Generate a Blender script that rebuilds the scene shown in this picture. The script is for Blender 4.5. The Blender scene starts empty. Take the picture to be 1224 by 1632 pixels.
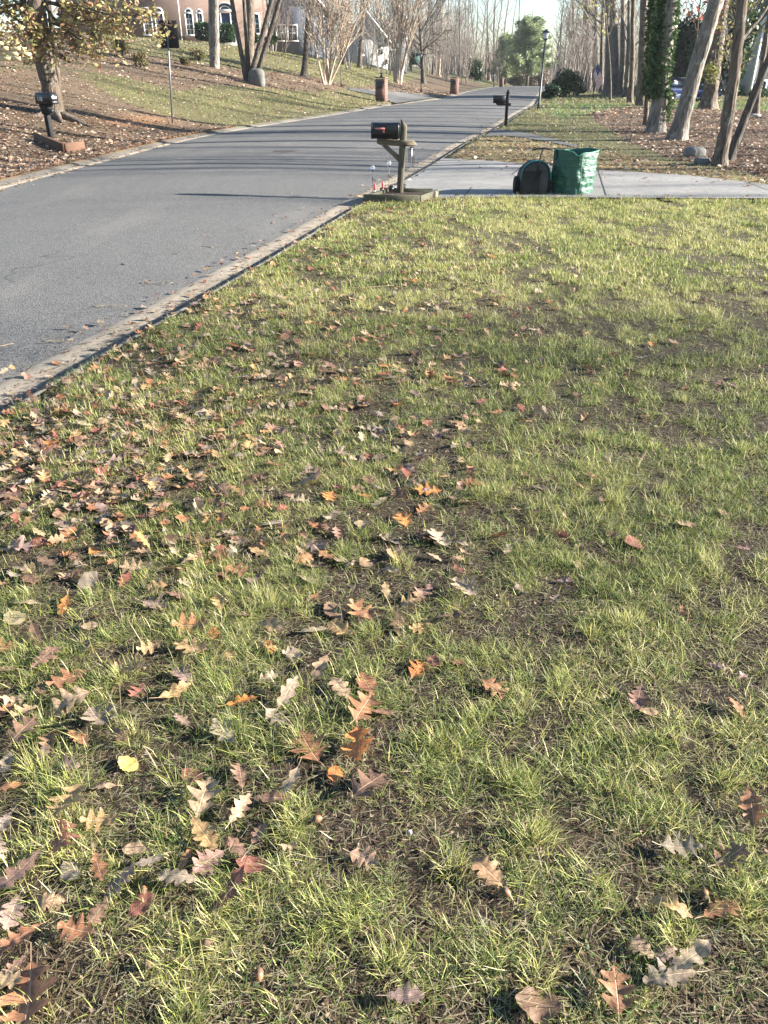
import bpy, math, random
import numpy as np
from mathutils import Vector, Matrix, Euler
SC = bpy.context.scene
COL = SC.collection
R_ = math.radians
# ------------------------------------------------------------------ camera, sky, sun, exposure
H = 1.65; F = 1226.0; YH = 125.0
PITCH = math.atan((816 - YH) / F)
cd = bpy.data.cameras.new('camera'); cam = bpy.data.objects.new('camera', cd); COL.objects.link(cam)
cam.location = (0, 0, H); cam.rotation_euler = (math.pi / 2 - PITCH, 0, 0)
cd.sensor_fit = 'VERTICAL'; cd.sensor_height = 24; cd.lens = 24 * F / 1632
cd.clip_start = 0.05; cd.clip_end = 3000
SC.camera = cam
SUN_EL = 18.0; SUN_AZ = 91.0        # azimuth clockwise from +Y
w = bpy.data.worlds.new('World'); SC.world = w; w.use_nodes = True
nt = w.node_tree; nt.nodes.clear()
sky = nt.nodes.new('ShaderNodeTexSky'); sky.sky_type = 'NISHITA'; sky.sun_disc = False
sky.sun_elevation = R_(SUN_EL); sky.sun_rotation = R_(SUN_AZ); sky.air_density = 1.0; sky.dust_density = 0.2; sky.ozone_density = 2.4
bg = nt.nodes.new('ShaderNodeBackground'); bg.inputs[1].default_value = 0.052
wo = nt.nodes.new('ShaderNodeOutputWorld')
nt.links.new(sky.outputs[0], bg.inputs[0]); nt.links.new(bg.outputs[0], wo.inputs[0])
sd = bpy.data.lights.new('sun', 'SUN'); sd.energy = 5.0; sd.angle = R_(0.8); sd.color = (1.0, 0.94, 0.85)
sun = bpy.data.objects.new('sun', sd); COL.objects.link(sun)
tosun = Vector((math.sin(R_(SUN_AZ)) * math.cos(R_(SUN_EL)), math.cos(R_(SUN_AZ)) * math.cos(R_(SUN_EL)), math.sin(R_(SUN_EL))))
sun.rotation_euler = tosun.to_track_quat('Z', 'Y').to_euler(); sun.location = tosun * 60
SC.view_settings.view_transform = 'Standard'; SC.view_settings.look = 'None'
SC.view_settings.exposure = 2.45; SC.view_settings.gamma = 1.0
SC.cycles.max_bounces = 6; SC.cycles.transparent_max_bounces = 8
SC.cycles.use_denoising = True

# ------------------------------------------------------------------ helpers
cp, sp = math.cos(PITCH), math.sin(PITCH)
def ray(px, py):
    u = (px - 612) / F; v = (py - 816) / F
    return u, cp - v * sp, -sp - v * cp
def at(px, py, Y):
    a, b, c = ray(px, py); t = Y / b
    return np.array((a * t, Y, H + c * t))
def proj(x, Y, z):
    x = np.asarray(x, float); Y = np.asarray(Y, float); z = np.asarray(z, float) - H
    D = Y * cp - z * sp; U = Y * sp + z * cp
    D = np.where(D < 0.05, 0.05, D)
    return 612 + F * x / D, 816 - F * U / D
RZ = ([-50, 12, 20, 30, 45, 80, 125, 150, 200, 700], [0, 0, .07, .22, .46, .5, .72, .4, -1.5, -10])
_yy = np.arange(-50, 700, 0.5)
def _smooth(a, sig):
    k = int(sig * 8); g = np.exp(-0.5 * (np.arange(-k, k + 1) * 0.5 / sig) ** 2); g /= g.sum()
    return np.convolve(np.pad(a, k, mode='reflect', reflect_type='odd'), g, 'valid')
_rz = _smooth(np.interp(_yy, *RZ), 2.0)
def rz(Y): return np.interp(Y, _yy, _rz)
def hit0(px, py, dz=0.0):
    a, b, c = ray(px, py)
    t = np.arange(1, 300, 0.01)
    k = np.argmax(H + t * c <= rz(t * b) + dz)
    return a * t[k], b * t[k]
KR = [(0, 655), (100, 600), (200, 545), (300, 487), (400, 430), (500, 371), (580, 322), (641, 288), (704, 252), (745, 226), (793, 203), (830, 179), (855, 166)]
KL = [(0, 288), (60, 273), (110, 262), (180, 245), (240, 229), (290, 218), (360, 205), (440, 193), (510, 183), (560, 175), (608, 167), (700, 156)]
r_ = sorted([hit0(*q)[::-1] for q in KR]) + [(82, 14.8), (125, 24.5), (160, 36), (260, 75)]
l_ = sorted([hit0(*q)[::-1] for q in KL]) + [(88, 8.2), (125, 15.8), (160, 27), (260, 66)]
r_ = [(-50, r_[0][1] - (r_[1][1] - r_[0][1]) / (r_[1][0] - r_[0][0]) * (50 + r_[0][0]) * 0.6)] + r_
l_ = [(-50, l_[0][1] - 1.5), (0, l_[0][1] - .4)] + l_
_R = _smooth(np.interp(_yy, *zip(*r_)), 1.0); _L = _smooth(np.interp(_yy, *zip(*l_)), 1.6)
def RK(Y): return np.interp(Y, _yy, _R)
def LK(Y): return np.interp(Y, _yy, _L)

def hash2(ix, iy, seed):
    h = (ix.astype(np.int64) * 374761393 + iy.astype(np.int64) * 668265263 + seed * 974634777) & 0xffffffff
    h = ((h ^ (h >> 13)) * 1274126177) & 0xffffffff
    return ((h ^ (h >> 16)) & 0xffff) / 65535.0
def vnoise(x, y, scale=1.0, seed=1):
    x = np.asarray(x, float) / scale; y = np.asarray(y, float) / scale
    ix = np.floor(x); iy = np.floor(y); fx = x - ix; fy = y - iy
    fx = fx * fx * (3 - 2 * fx); fy = fy * fy * (3 - 2 * fy)
    a = hash2(ix, iy, seed); b = hash2(ix + 1, iy, seed); c = hash2(ix, iy + 1, seed); d = hash2(ix + 1, iy + 1, seed)
    return (a * (1 - fx) + b * fx) * (1 - fy) + (c * (1 - fx) + d * fx) * fy
def fbm(x, y, scale=1.0, seed=1, o=3):
    s = 0; a = 1; t = 0
    for i in range(o):
        s = s + a * vnoise(x, y, scale / 2 ** i, seed + i * 7); t += a; a *= 0.5
    return s / t

DN = [(641, 304), (690, 317), (820, 316), (1000, 317), (1224, 318)]
DF = [(708, 251), (730, 253), (770, 256), (830, 262), (950, 272), (1100, 281), (1224, 296)]
dn = [hit0(*q) for q in DN]; df = [hit0(*q) for q in DF]
dn = [(dn[0][0] - 2.5, dn[0][1] + .6)] + dn + [(9, 12.4), (12, 10.5), (20, 7)]
df = [(df[0][0] - 3, df[0][1] + 1)] + df + [(9, 14.6), (13, 13.2), (20, 11)]
dnx, dny = zip(*dn); dfx, dfy = zip(*df)
def in_drive(x, Y, m=0.0):
    return (Y > np.interp(x, dnx, dny) - m) & (Y < np.interp(x, dfx, dfy) + m) & (x > RK(Y) - .02) & (x < 20)
def gz(x, Y):
    """height of the ground, not counting the road trench"""
    x = np.asarray(x, float); Y = np.asarray(Y, float)
    b = rz(Y)
    sl = np.clip(LK(Y) - x, 0, 60)
    k = np.interp(Y, [18, 26, 42, 62], [0.35, 1.0, 1.0, 1.36])
    s2 = 17 * np.tanh(sl / 17 * (1 + .25 * np.clip(sl / 17, 0, 1) ** 2))
    bank = (0.19 * s2 - 0.25 * (1 - np.exp(-s2 / 1.2))) * k * np.clip(1.15 - Y / 400, .2, 1)
    bank = np.maximum(bank, 0.02 * s2) + (fbm(x, Y, 3.5, 11) - .5) * .25 * np.clip(sl / 3, 0, 1)
    sr = np.clip(x - RK(Y), 0, 60)
    right = (fbm(x, Y, 2.2, 5) - .5) * .06 * np.clip(sr / .8, 0, 1) * np.where(Y < 14, 1, 1.5)
    mound = 0.9 * np.exp(-((x - 21.5) / 3.2) ** 2 - ((Y - 68) / 7) ** 2)
    return b + np.where(sl > 0, bank, 0) + np.where(sr > 0, right + mound, 0)
def hit(px, py):
    a, b, c = ray(px, py)
    t = np.concatenate([np.arange(.8, 40, 0.01), np.arange(40, 260, .05)])
    k = np.argmax(H + t * c <= gz(t * a, t * b))
    if k == 0: k = len(t) - 1
    x, y = a * t[k], b * t[k]
    return np.array((x, y, float(gz(x, y))))
def hsc(Y): return 1406.0 / Y
def vsc(Y): return 1611.0 / Y

def poly_in(poly, px, py):
    px = np.asarray(px); py = np.asarray(py); ins = np.zeros(px.shape, bool)
    n = len(poly)
    for i in range(n):
        x0, y0 = poly[i]; x1, y1 = poly[(i + 1) % n]
        c = ((y0 > py) != (y1 > py)) & (px < (x1 - x0) * (py - y0) / ((y1 - y0) + 1e-9) + x0)
        ins ^= c
    return ins

class MB:
    def __init__(s): s.v = []; s.f = {3: [], 4: []}; s.n = 0; s.c = []; s.ng = []
    def raw(s, v, f, col=None):
        v = np.asarray(v, float).reshape(-1, 3); f = np.asarray(f, np.int64)
        s.v.append(v); s.f[f.shape[1]].append(f + s.n)
        if col is not None: s.c.append(np.broadcast_to(np.asarray(col, float), (len(v), 3)))
        s.n += len(v)
    def raw2(s, v, f3, f4, col=None):
        v = np.asarray(v, float).reshape(-1, 3); s.v.append(v)
        if len(f3): s.f[3].append(np.asarray(f3, np.int64) + s.n)
        if len(f4): s.f[4].append(np.asarray(f4, np.int64) + s.n)
        if col is not None: s.c.append(np.broadcast_to(np.asarray(col, float), (len(v), 3)))
        s.n += len(v)
    def tube(s, P, r, n=6, cap=True, col=None, rough=0.0, rng=None):
        P = np.asarray(P, float); m = len(P); r = np.broadcast_to(np.asarray(r, float), (m,))
        T = np.gradient(P, axis=0); T /= np.linalg.norm(T, axis=1)[:, None] + 1e-9
        ref = np.array((0, 0, 1.0)) if abs(T[:, 2]).mean() < .9 else np.array((1.0, 0, 0))
        A = np.cross(T, ref); A /= np.linalg.norm(A, axis=1)[:, None] + 1e-9; B = np.cross(T, A)
        th = np.arange(n) * 2 * math.pi / n
        rr = r[:, None] * np.ones(n)
        if rough and rng is not None: rr = rr * (1 + rough * (rng.random((m, n)) - .5))
        V = P[:, None, :] + rr[:, :, None] * (np.cos(th)[None, :, None] * A[:, None, :] + np.sin(th)[None, :, None] * B[:, None, :])
        i = np.arange(m - 1)[:, None] * n; j = np.arange(n)[None, :]; j2 = (j + 1) % n
        f = np.stack([i + j, i + j2, i + n + j2, i + n + j], -1).reshape(-1, 4)
        V = V.reshape(-1, 3)
        if cap:
            V = np.vstack([V, P[0], P[-1]]); jj = np.arange(n); k = (jj + 1) % n; e = (m - 1) * n
            f3 = np.vstack([np.stack([k, jj, np.full(n, m * n)], 1), np.stack([e + jj, e + k, np.full(n, m * n + 1)], 1)])
            s.raw2(V, f3, f, col)
        else: s.raw(V, f, col)
    def box(s, c, d, rot=None, bev=0.0, col=None, taper=1.0):
        c = np.asarray(c, float); d = np.asarray(d, float) / 2
        if bev <= 0:
            V = np.array([(x, y, z) for z in (-1, 1) for y in (-1, 1) for x in (-1, 1)], float)
            V[V[:, 2] > 0, :2] *= taper
            V *= d
            f = np.array([(0, 2, 3, 1), (4, 5, 7, 6), (0, 1, 5, 4), (2, 6, 7, 3), (0, 4, 6, 2), (1, 3, 7, 5)])
        else:
            b = min(bev, d.min() * .9)
            prof = [(-d[0] + b, -d[1]), (d[0] - b, -d[1]), (d[0], -d[1] + b), (d[0], d[1] - b), (d[0] - b, d[1]), (-d[0] + b, d[1]), (-d[0], d[1] - b), (-d[0], -d[1] + b)]
            V = []
            for z, q in ((-d[2], 1), (-d[2] + b, 0), (d[2] - b, 0), (d[2], 1)):
                for (x, y) in prof:
                    V.append((x - math.copysign(b * q, x), y - math.copysign(b * q, y), z))
            V = np.array(V); f = []
            for k in range(3):
                for j in range(8): f.append((k * 8 + j, k * 8 + (j + 1) % 8, k * 8 + 8 + (j + 1) % 8, k * 8 + 8 + j))
            for o, rev in ((0, 1), (24, 0)):
                q = [(0, 1, 2, 3), (0, 3, 4, 7), (4, 5, 6, 7)]
                for a in q: f.append(tuple(o + i for i in (a[::-1] if rev else a)))
            f = np.array(f)
        if rot is not None: V = V @ np.array(rot).T
        s.raw(V + c, f, col)
    def prism(s, outline, thick, M, col=None):
        """outline in local xy, extruded along local z, M a 4x4"""
        n = len(outline); V = [(x, y, -thick / 2) for x, y in outline] + [(x, y, thick / 2) for x, y in outline]
        V = np.array(V); M = np.array(M); V = V @ M[:3, :3].T + M[:3, 3]
        f = np.array([(i, (i + 1) % n, n + (i + 1) % n, n + i) for i in range(n)])
        b = s.n; s.raw(V, f, col)
        s.ng.append([b + i for i in range(n)][::-1]); s.ng.append([b + n + i for i in range(n)])
    def lathe(s, prof, n=16, c=(0, 0, 0), col=None, sx=1, sy=1):
        V = []
        for r, z in prof:
            for k in range(n):
                a = 2 * math.pi * k / n; V.append((c[0] + r * sx * math.cos(a), c[1] + r * sy * math.sin(a), c[2] + z))
        m = len(prof); f = [(i * n + j, i * n + (j + 1) % n, i * n + n + (j + 1) % n, i * n + n + j) for i in range(m - 1) for j in range(n)]
        s.raw(V, f, col)
    def build(s, name, mat, parent=None, smooth=False, colattr=False):
        me = bpy.data.meshes.new(name)
        V = np.vstack(s.v).astype(np.float32)
        f3 = np.vstack(s.f[3]) if s.f[3] else np.zeros((0, 3), int); f4 = np.vstack(s.f[4]) if s.f[4] else np.zeros((0, 4), int)
        loops = np.concatenate([f3.ravel(), f4.ravel()] + [np.array(g) for g in s.ng]).astype(np.int32)
        sizes = np.concatenate([np.full(len(f3), 3), np.full(len(f4), 4)] + [np.array([len(g)]) for g in s.ng]).astype(np.int32)
        me.vertices.add(len(V)); me.vertices.foreach_set('co', V.ravel())
        me.loops.add(len(loops)); me.loops.foreach_set('vertex_index', loops)
        me.polygons.add(len(sizes)); st = np.concatenate([[0], np.cumsum(sizes)[:-1]]).astype(np.int32)
        me.polygons.foreach_set('loop_start', st)
        me.polygons.foreach_set('loop_total', sizes)
        if smooth: me.polygons.foreach_set('use_smooth', np.ones(len(sizes), bool))
        if s.c and colattr:
            C = np.vstack(s.c); C = np.hstack([C, np.ones((len(C), 1))]).astype(np.float32)
            at_ = me.color_attributes.new('col', 'FLOAT_COLOR', 'POINT'); at_.data.foreach_set('color', C.ravel())
        me.update(calc_edges=True); me.validate()
        for m_ in (mat if isinstance(mat, (list, tuple)) else [mat]): me.materials.append(m_)
        o = bpy.data.objects.new(name, me); COL.objects.link(o)
        if parent is not None: o.parent = parent
        return o
def tag(o, label=None, cat=None, group=None, kind=None):
    if label: o['label'] = label
    if cat: o['category'] = cat
    if group: o['group'] = group
    if kind: o['kind'] = kind
    return o
def empty(name, loc, rz_=0.0, label=None, cat=None, group=None):
    o = bpy.data.objects.new(name, None); COL.objects.link(o); o.location = loc; o.rotation_euler = (0, 0, rz_)
    o.empty_display_size = .1
    return tag(o, label, cat, group)
def copy_tree(o, parent=None):
    c = o.copy(); COL.objects.link(c)
    if parent is not None: c.parent = parent
    for ch in list(o.children): copy_tree(ch, c)
    return c
def rotz(a): return np.array(Matrix.Rotation(a, 3, 'Z'))
def T4(loc, ex=(0, 0, 0)): return np.array(Matrix.Translation(loc) @ Euler(ex).to_matrix().to_4x4())

# ------------------------------------------------------------------ materials
class NT:
    def __init__(s, name):
        s.m = bpy.data.materials.new(name); s.m.use_nodes = True; s.t = s.m.node_tree; s.t.nodes.clear()
        s.out = s.n('ShaderNodeOutputMaterial'); s.p = s.n('ShaderNodeBsdfPrincipled'); s.l(s.p.outputs[0], s.out.inputs[0])
        s.p.inputs['Specular IOR Level'].default_value = 0.3
    def n(s, t, **k):
        x = s.t.nodes.new(t)
        for a, b in k.items(): setattr(x, a, b)
        return x
    def l(s, a, b): s.t.links.new(a, b)
    def noise(s, scale, detail=4, vec=None, rough=.6):
        x = s.n('ShaderNodeTexNoise'); x.inputs['Scale'].default_value = scale; x.inputs['Detail'].default_value = detail; x.inputs['Roughness'].default_value = rough
        if vec is not None: s.l(vec, x.inputs['Vector'])
        return x.outputs['Fac']
    def ramp(s, fac, stops):
        x = s.n('ShaderNodeValToRGB'); s.l(fac, x.inputs[0]); e = x.color_ramp.elements
        while len(e) < len(stops): e.new(0.5)
        for i, (p, c) in enumerate(stops): e[i].position = p; e[i].color = (*c, 1) if len(c) == 3 else c
        return x.outputs[0]
    def mix(s, fac, a, b, mode='MIX'):
        x = s.n('ShaderNodeMix', data_type='RGBA', blend_type=mode)
        for v, i in ((fac, 0), (a, 6), (b, 7)):
            if hasattr(v, 'links'): s.l(v, x.inputs[i])
            else: x.inputs[i].default_value = v if i == 0 else (*v, 1)
        return x.outputs[2]
    def math(s, op, a, b=0.0):
        x = s.n('ShaderNodeMath', operation=op)
        for v, i in ((a, 0), (b, 1)):
            if hasattr(v, 'links'): s.l(v, x.inputs[i])
            else: x.inputs[i].default_value = v
        return x.outputs[0]
    def bump(s, h, strength=.5, dist=.02):
        x = s.n('ShaderNodeBump'); x.inputs['Strength'].default_value = strength; x.inputs['Distance'].default_value = dist
        s.l(h, x.inputs['Height']); s.l(x.outputs[0], s.p.inputs['Normal']); return x
    def base(s, c):
        if hasattr(c, 'links'): s.l(c, s.p.inputs['Base Color'])
        else: s.p.inputs['Base Color'].default_value = (*c, 1)
        return s
    def rough(s, r):
        if hasattr(r, 'links'): s.l(r, s.p.inputs['Roughness'])
        else: s.p.inputs['Roughness'].default_value = r
        return s
    def pos(s): return s.n('ShaderNodeNewGeometry').outputs['Position']
    def obj(s): return s.n('ShaderNodeTexCoord').outputs['Object']
    def attr(s, a): x = s.n('ShaderNodeAttribute'); x.attribute_name = a; return x.outputs['Color']
    def sep(s, v): x = s.n('ShaderNodeSeparateXYZ'); s.l(v, x.inputs[0]); return x.outputs
    def scale(s, v, sc): x = s.n('ShaderNodeMapping'); s.l(v, x.inputs[0]); x.inputs['Scale'].default_value = sc; return x.outputs[0]
def plain(name, c, rough=.6, var=.15, sc=8, bump=0.0, metal=0.0, spec=.3, space='obj', bdist=.01):
    t = NT(name); v = t.obj() if space == 'obj' else t.pos(); nz = t.noise(sc, 5, v)
    t.base(t.ramp(nz, [(.3, tuple(x * (1 - var) for x in c)), (.7, tuple(min(1, x * (1 + var)) for x in c))])).rough(rough)
    t.p.inputs['Metallic'].default_value = metal; t.p.inputs['Specular IOR Level'].default_value = spec
    if bump: t.bump(nz, bump, bdist)
    return t.m
def thin_leaf(name, colour_of, trans=.35, rough=.5, spec=.3):
    """leaf or blade: reflects and lets light through"""
    t = NT(name); c = colour_of(t); t.base(c).rough(rough); t.p.inputs['Specular IOR Level'].default_value = spec
    tr = t.n('ShaderNodeBsdfTranslucent'); ms = t.n('ShaderNodeMixShader'); ms.inputs[0].default_value = trans
    t.l(c, tr.inputs[0]); t.l(t.p.outputs[0], ms.inputs[1]); t.l(tr.outputs[0], ms.inputs[2]); t.l(ms.outputs[0], t.out.inputs[0])
    return t.m
def bark(name, dark, light, sc=1.0, lichen=0.0):
    t = NT(name); o = t.obj(); v = t.scale(o, (9 * sc, 9 * sc, 1.6 * sc)); n1 = t.noise(1.6, 7, v, .7)
    vor = t.n('ShaderNodeTexVoronoi'); vor.inputs['Scale'].default_value = 2.2; t.l(v, vor.inputs['Vector'])
    h = t.math('MULTIPLY', n1, t.math('ADD', vor.outputs['Distance'], .35))
    c = t.ramp(h, [(.18, dark), (.5, light)])
    c2 = t.mix(t.ramp(t.noise(1.3, 3, o), [(.45, (0, 0, 0)), (.7, (1, 1, 1))]), c, tuple(min(1, x * 1.25) for x in light))
    c3 = t.mix(t.math('MULTIPLY', t.ramp(t.noise(6, 4, o), [(.55, (0, 0, 0)), (.62, (1, 1, 1))]), lichen), c2, (.33, .36, .30))
    t.base(c3).rough(.9); t.bump(h, .9, .05)
    return t.m
M = {}
M['bark_brown'] = bark('bark_brown', (.022, .017, .013), (.125, .095, .072), 1, .25)
M['bark_grey'] = bark('bark_grey', (.035, .03, .026), (.19, .165, .14), .8, .4)
M['bark_dark'] = bark('bark_dark', (.018, .015, .013), (.085, .07, .058), 1, .1)
M['bark_pale'] = bark('bark_pale', (.17, .125, .09), (.42, .33, .25), 1.6, .1)
M['bark_far'] = bark('bark_far', (.04, .034, .03), (.145, .125, .108), 1, .1)
M['green_leaf'] = thin_leaf('evergreen_leaf', lambda t: t.attr('col'), .25, .4)
M['leaf_col'] = thin_leaf('autumn_leaf', lambda t: t.attr('col'), .3, .6)
M['grass'] = thin_leaf('grass_blade', lambda t: t.attr('col'), .42, .5, .25)
M['litter'] = thin_leaf('dry_leaf_litter', lambda t: t.mix(t.math('MULTIPLY', t.noise(90, 2, t.pos()), .5), t.attr('col'), (.10, .06, .04)), .2, .6)

def leafcol(t):
    oi = t.n('ShaderNodeObjectInfo'); lf = t.attr('lf'); s = t.sep(lf)   # x along 0..1, y across -1..1, z distance to side vein
    o = t.obj(); n1 = t.noise(14, 5, o); n2 = t.noise(60, 3, o)
    c = t.mix(t.math('MULTIPLY', t.ramp(n1, [(.36, (0, 0, 0)), (.62, (1, 1, 1))]), .62), oi.outputs['Color'], (.10, .058, .038))
    c = t.mix(t.math('MULTIPLY', t.ramp(n2, [(.5, (0, 0, 0)), (.75, (1, 1, 1))]), .25), c, (.55, .42, .28))
    mid = t.ramp(t.math('ABSOLUTE', s[1]), [(.0, (1, 1, 1)), (.045, (0, 0, 0))])
    side = t.ramp(s[2], [(.0, (1, 1, 1)), (.10, (0, 0, 0))])
    v = t.math('MAXIMUM', mid, t.math('MULTIPLY', side, .45))
    vein = t.mix(.5, oi.outputs['Color'], (.75, .6, .42))
    t.bump(t.math('ADD', v, t.math('MULTIPLY', n1, .6)), .35, .003)
    return t.mix(t.math('MULTIPLY', v, .7), c, vein)
M['oak'] = thin_leaf('fallen_leaf', leafcol, .16, .55, .35)

# ground: colour attribute says what grows there; procedural soil, duff and grain on top
t = NT('soil_and_turf'); P = t.pos(); a = t.attr('col')
n1 = t.noise(2.2, 6, P); n2 = t.noise(38, 5, P, .7); n3 = t.noise(160, 3, P, .7)
c = t.mix(t.ramp(n2, [(.35, (0, 0, 0)), (.62, (1, 1, 1))]), t.mix(.6, a, (.020, .013, .009)), a)
c = t.mix(t.math('MULTIPLY', t.ramp(n3, [(.58, (0, 0, 0)), (.66, (1, 1, 1))]), .55), c, (.26, .19, .12))
c = t.mix(t.math('MULTIPLY', t.ramp(n1, [(.4, (0, 0, 0)), (.7, (1, 1, 1))]), .3), c, (.10, .085, .035))
t.base(c).rough(.95); t.bump(t.math('ADD', n2, t.math('MULTIPLY', n3, .5)), .9, .02); M['ground'] = t.m
# asphalt
t = NT('asphalt'); P = t.pos()
g = t.noise(110, 3, P, .8); big = t.noise(.35, 5, P); mid = t.noise(5, 5, P)
vor = t.n('ShaderNodeTexVoronoi'); vor.inputs['Scale'].default_value = 85; t.l(P, vor.inputs['Vector'])
c = t.ramp(vor.outputs['Color'], [(.15, (.045, .044, .042)), (.85, (.155, .151, .144))])
c = t.mix(t.math('MULTIPLY', t.ramp(g, [(.58, (0, 0, 0)), (.66, (1, 1, 1))]), .5), c, (.30, .29, .27))
c = t.mix(t.ramp(big, [(.35, (0, 0, 0)), (.65, (.35, .35, .35))]), c, (.13, .126, .12))
c = t.mix(t.math('MULTIPLY', t.ramp(mid, [(.52, (0, 0, 0)), (.75, (1, 1, 1))]), .35), c, (.07, .068, .066))
vc = t.n('ShaderNodeTexVoronoi'); vc.feature = 'DISTANCE_TO_EDGE'; vc.inputs['Scale'].default_value = .23
wv = t.n('ShaderNodeVectorMath', operation='ADD'); nv = t.n('ShaderNodeTexNoise'); nv.inputs['Scale'].default_value = 1.1; t.l(P, nv.inputs['Vector']); t.l(P, wv.inputs[0]); t.l(nv.outputs['Color'], wv.inputs[1]); t.l(wv.outputs[0], vc.inputs['Vector'])
crk = t.math('MULTIPLY', t.ramp(vc.outputs['Distance'], [(.0, (1, 1, 1)), (.004, (0, 0, 0))]), t.ramp(t.noise(.3, 2, P), [(.5, (0, 0, 0)), (.6, (1, 1, 1))]))
c = t.mix(t.math('MULTIPLY', crk, .6), c, (.03, .03, .03))
c = t.mix(t.math('MULTIPLY', t.ramp(t.noise(.9, 6, t.scale(P, (1.4, .35, 1))), [(.52, (0, 0, 0)), (.66, (1, 1, 1))]), .22), c, (.22, .20, .17))
t.base(c).rough(.85); t.bump(t.math('ADD', g, vor.outputs['Distance']), .5, .006); M['asphalt'] = t.m
# concrete
def concrete(name, c0, c1, dirt=.3):
    t = NT(name); P = t.pos(); g = t.noise(120, 4, P, .8); b = t.noise(1.4, 6, P); d = t.noise(9, 5, P)
    c = t.ramp(b, [(.3, c0), (.7, c1)])
    c = t.mix(t.math('MULTIPLY', t.ramp(d, [(.5, (0, 0, 0)), (.7, (1, 1, 1))]), dirt), c, tuple(x * .45 for x in c0))
    c = t.mix(t.math('MULTIPLY', t.ramp(g, [(.5, (0, 0, 0)), (.7, (1, 1, 1))]), .3), c, tuple(x * .6 for x in c0))
    t.base(c).rough(.9); t.bump(t.math('ADD', g, d), .3, .006); return t.m
M['concrete'] = concrete('driveway_concrete', (.19, .182, .168), (.275, .263, .245), .45)
M['kerb'] = concrete('kerb_concrete', (.085, .08, .07), (.15, .14, .12), .5)
M['sandy'] = concrete('gutter_sand', (.22, .185, .14), (.34, .29, .225), .45)
M['joint'] = plain('joint_tar', (.03, .03, .03), .9)
M['black'] = plain('black_paint', (.012, .013, .016), .38, .3, 20, .1, spec=.5)
M['black_matt'] = plain('black_matt', (.012, .012, .013), .8, .3, 20)
M['steel'] = plain('galvanised_steel', (.16, .16, .165), .45, .25, 30, .1, metal=.6)
M['glass'] = plain('window_glass', (.03, .04, .05), .08, .1, 3, spec=.8)
M['white'] = plain('white_paint', (.72, .71, .68), .55, .06, 6)
M['red'] = plain('red_plastic', (.50, .06, .05), .4, .2, 30)
t = NT('weathered_wood'); o = t.obj(); n1 = t.noise(2.0, 7, t.scale(o, (26, 26, 1.6)), .7); n2 = t.noise(3, 4, o)
c = t.ramp(n1, [(.3, (.035, .03, .022)), (.7, (.14, .118, .082))]); c = t.mix(t.ramp(n2, [(.42, (0, 0, 0)), (.7, (.6, .6, .6))]), c, (.10, .115, .055))
t.base(c).rough(.85); t.bump(n1, .5, .004); M['wood'] = t.m
def hwood(name, d, l, axis=0):
    t = NT(name); o = t.obj(); s = [26, 26, 26]; s[axis] = 1.6; n1 = t.noise(2.0, 7, t.scale(o, tuple(s)), .7)
    t.base(t.ramp(n1, [(.3, d), (.7, l)])).rough(.85); t.bump(n1, .5, .004); return t.m
M['timber'] = hwood('mossy_timber', (.03, .03, .02), (.13, .12, .075))
M['timber_red'] = hwood('red_brown_timber', (.05, .028, .018), (.14, .075, .045))
def bricks(name, c1, c2, mo, sc=1.0, bw=.21, bh=.07, ax='xz'):
    t = NT(name); o = t.obj(); s = t.sep(o); cx = t.n('ShaderNodeCombineXYZ')
    t.l(t.math('ADD', s[0], s[1]), cx.inputs[0]); t.l(s[2], cx.inputs[1])
    b = t.n('ShaderNodeTexBrick'); t.l(cx.outputs[0], b.inputs['Vector']); b.inputs['Scale'].default_value = sc
    b.inputs['Color1'].default_value = (*c1, 1); b.inputs['Color2'].default_value = (*c2, 1); b.inputs['Mortar'].default_value = (*mo, 1)
    b.inputs['Mortar Size'].default_value = .008; b.inputs['Brick Width'].default_value = bw; b.inputs['Row Height'].default_value = bh
    c = t.mix(t.math('MULTIPLY', t.noise(5, 4, o), .35), b.outputs['Color'], tuple(x * .5 for x in c1))
    t.base(c).rough(.9); t.bump(b.outputs['Fac'], -.4, .008); return t.m
M['brick'] = bricks('red_brick', (.17, .07, .05), (.12, .05, .036), (.22, .19, .16))
M['brick_house'] = bricks('salmon_brick', (.20, .125, .10), (.15, .09, .07), (.25, .22, .19))
M['brick_dark'] = bricks('dark_brick', (.13, .06, .045), (.09, .045, .035), (.18, .15, .13))
M['sandstone'] = bricks('sandstone_blocks', (.52, .44, .27), (.46, .37, .2), (.07, .05, .04), 1, .45, .18)
def siding(name, c, gap=.18):
    t = NT(name); o = t.obj(); s = t.sep(o); fr = t.math('FRACT', t.math('DIVIDE', s[2], gap))
    cc = t.mix(t.ramp(fr, [(.0, (1, 1, 1)), (.10, (0, 0, 0))]), c, tuple(x * .45 for x in c)); t.base(cc).rough(.6); t.bump(fr, .6, .02); return t.m
M['siding_blue'] = siding('grey_blue_siding', (.135, .16, .20)); M['siding_white'] = siding('white_siding', (.40, .40, .39))
M['roof'] = plain('roof_shingle', (.07, .065, .06), .9, .4, 12, .3)
M['door_blue'] = plain('dark_blue_door', (.03, .04, .08), .35)

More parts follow.
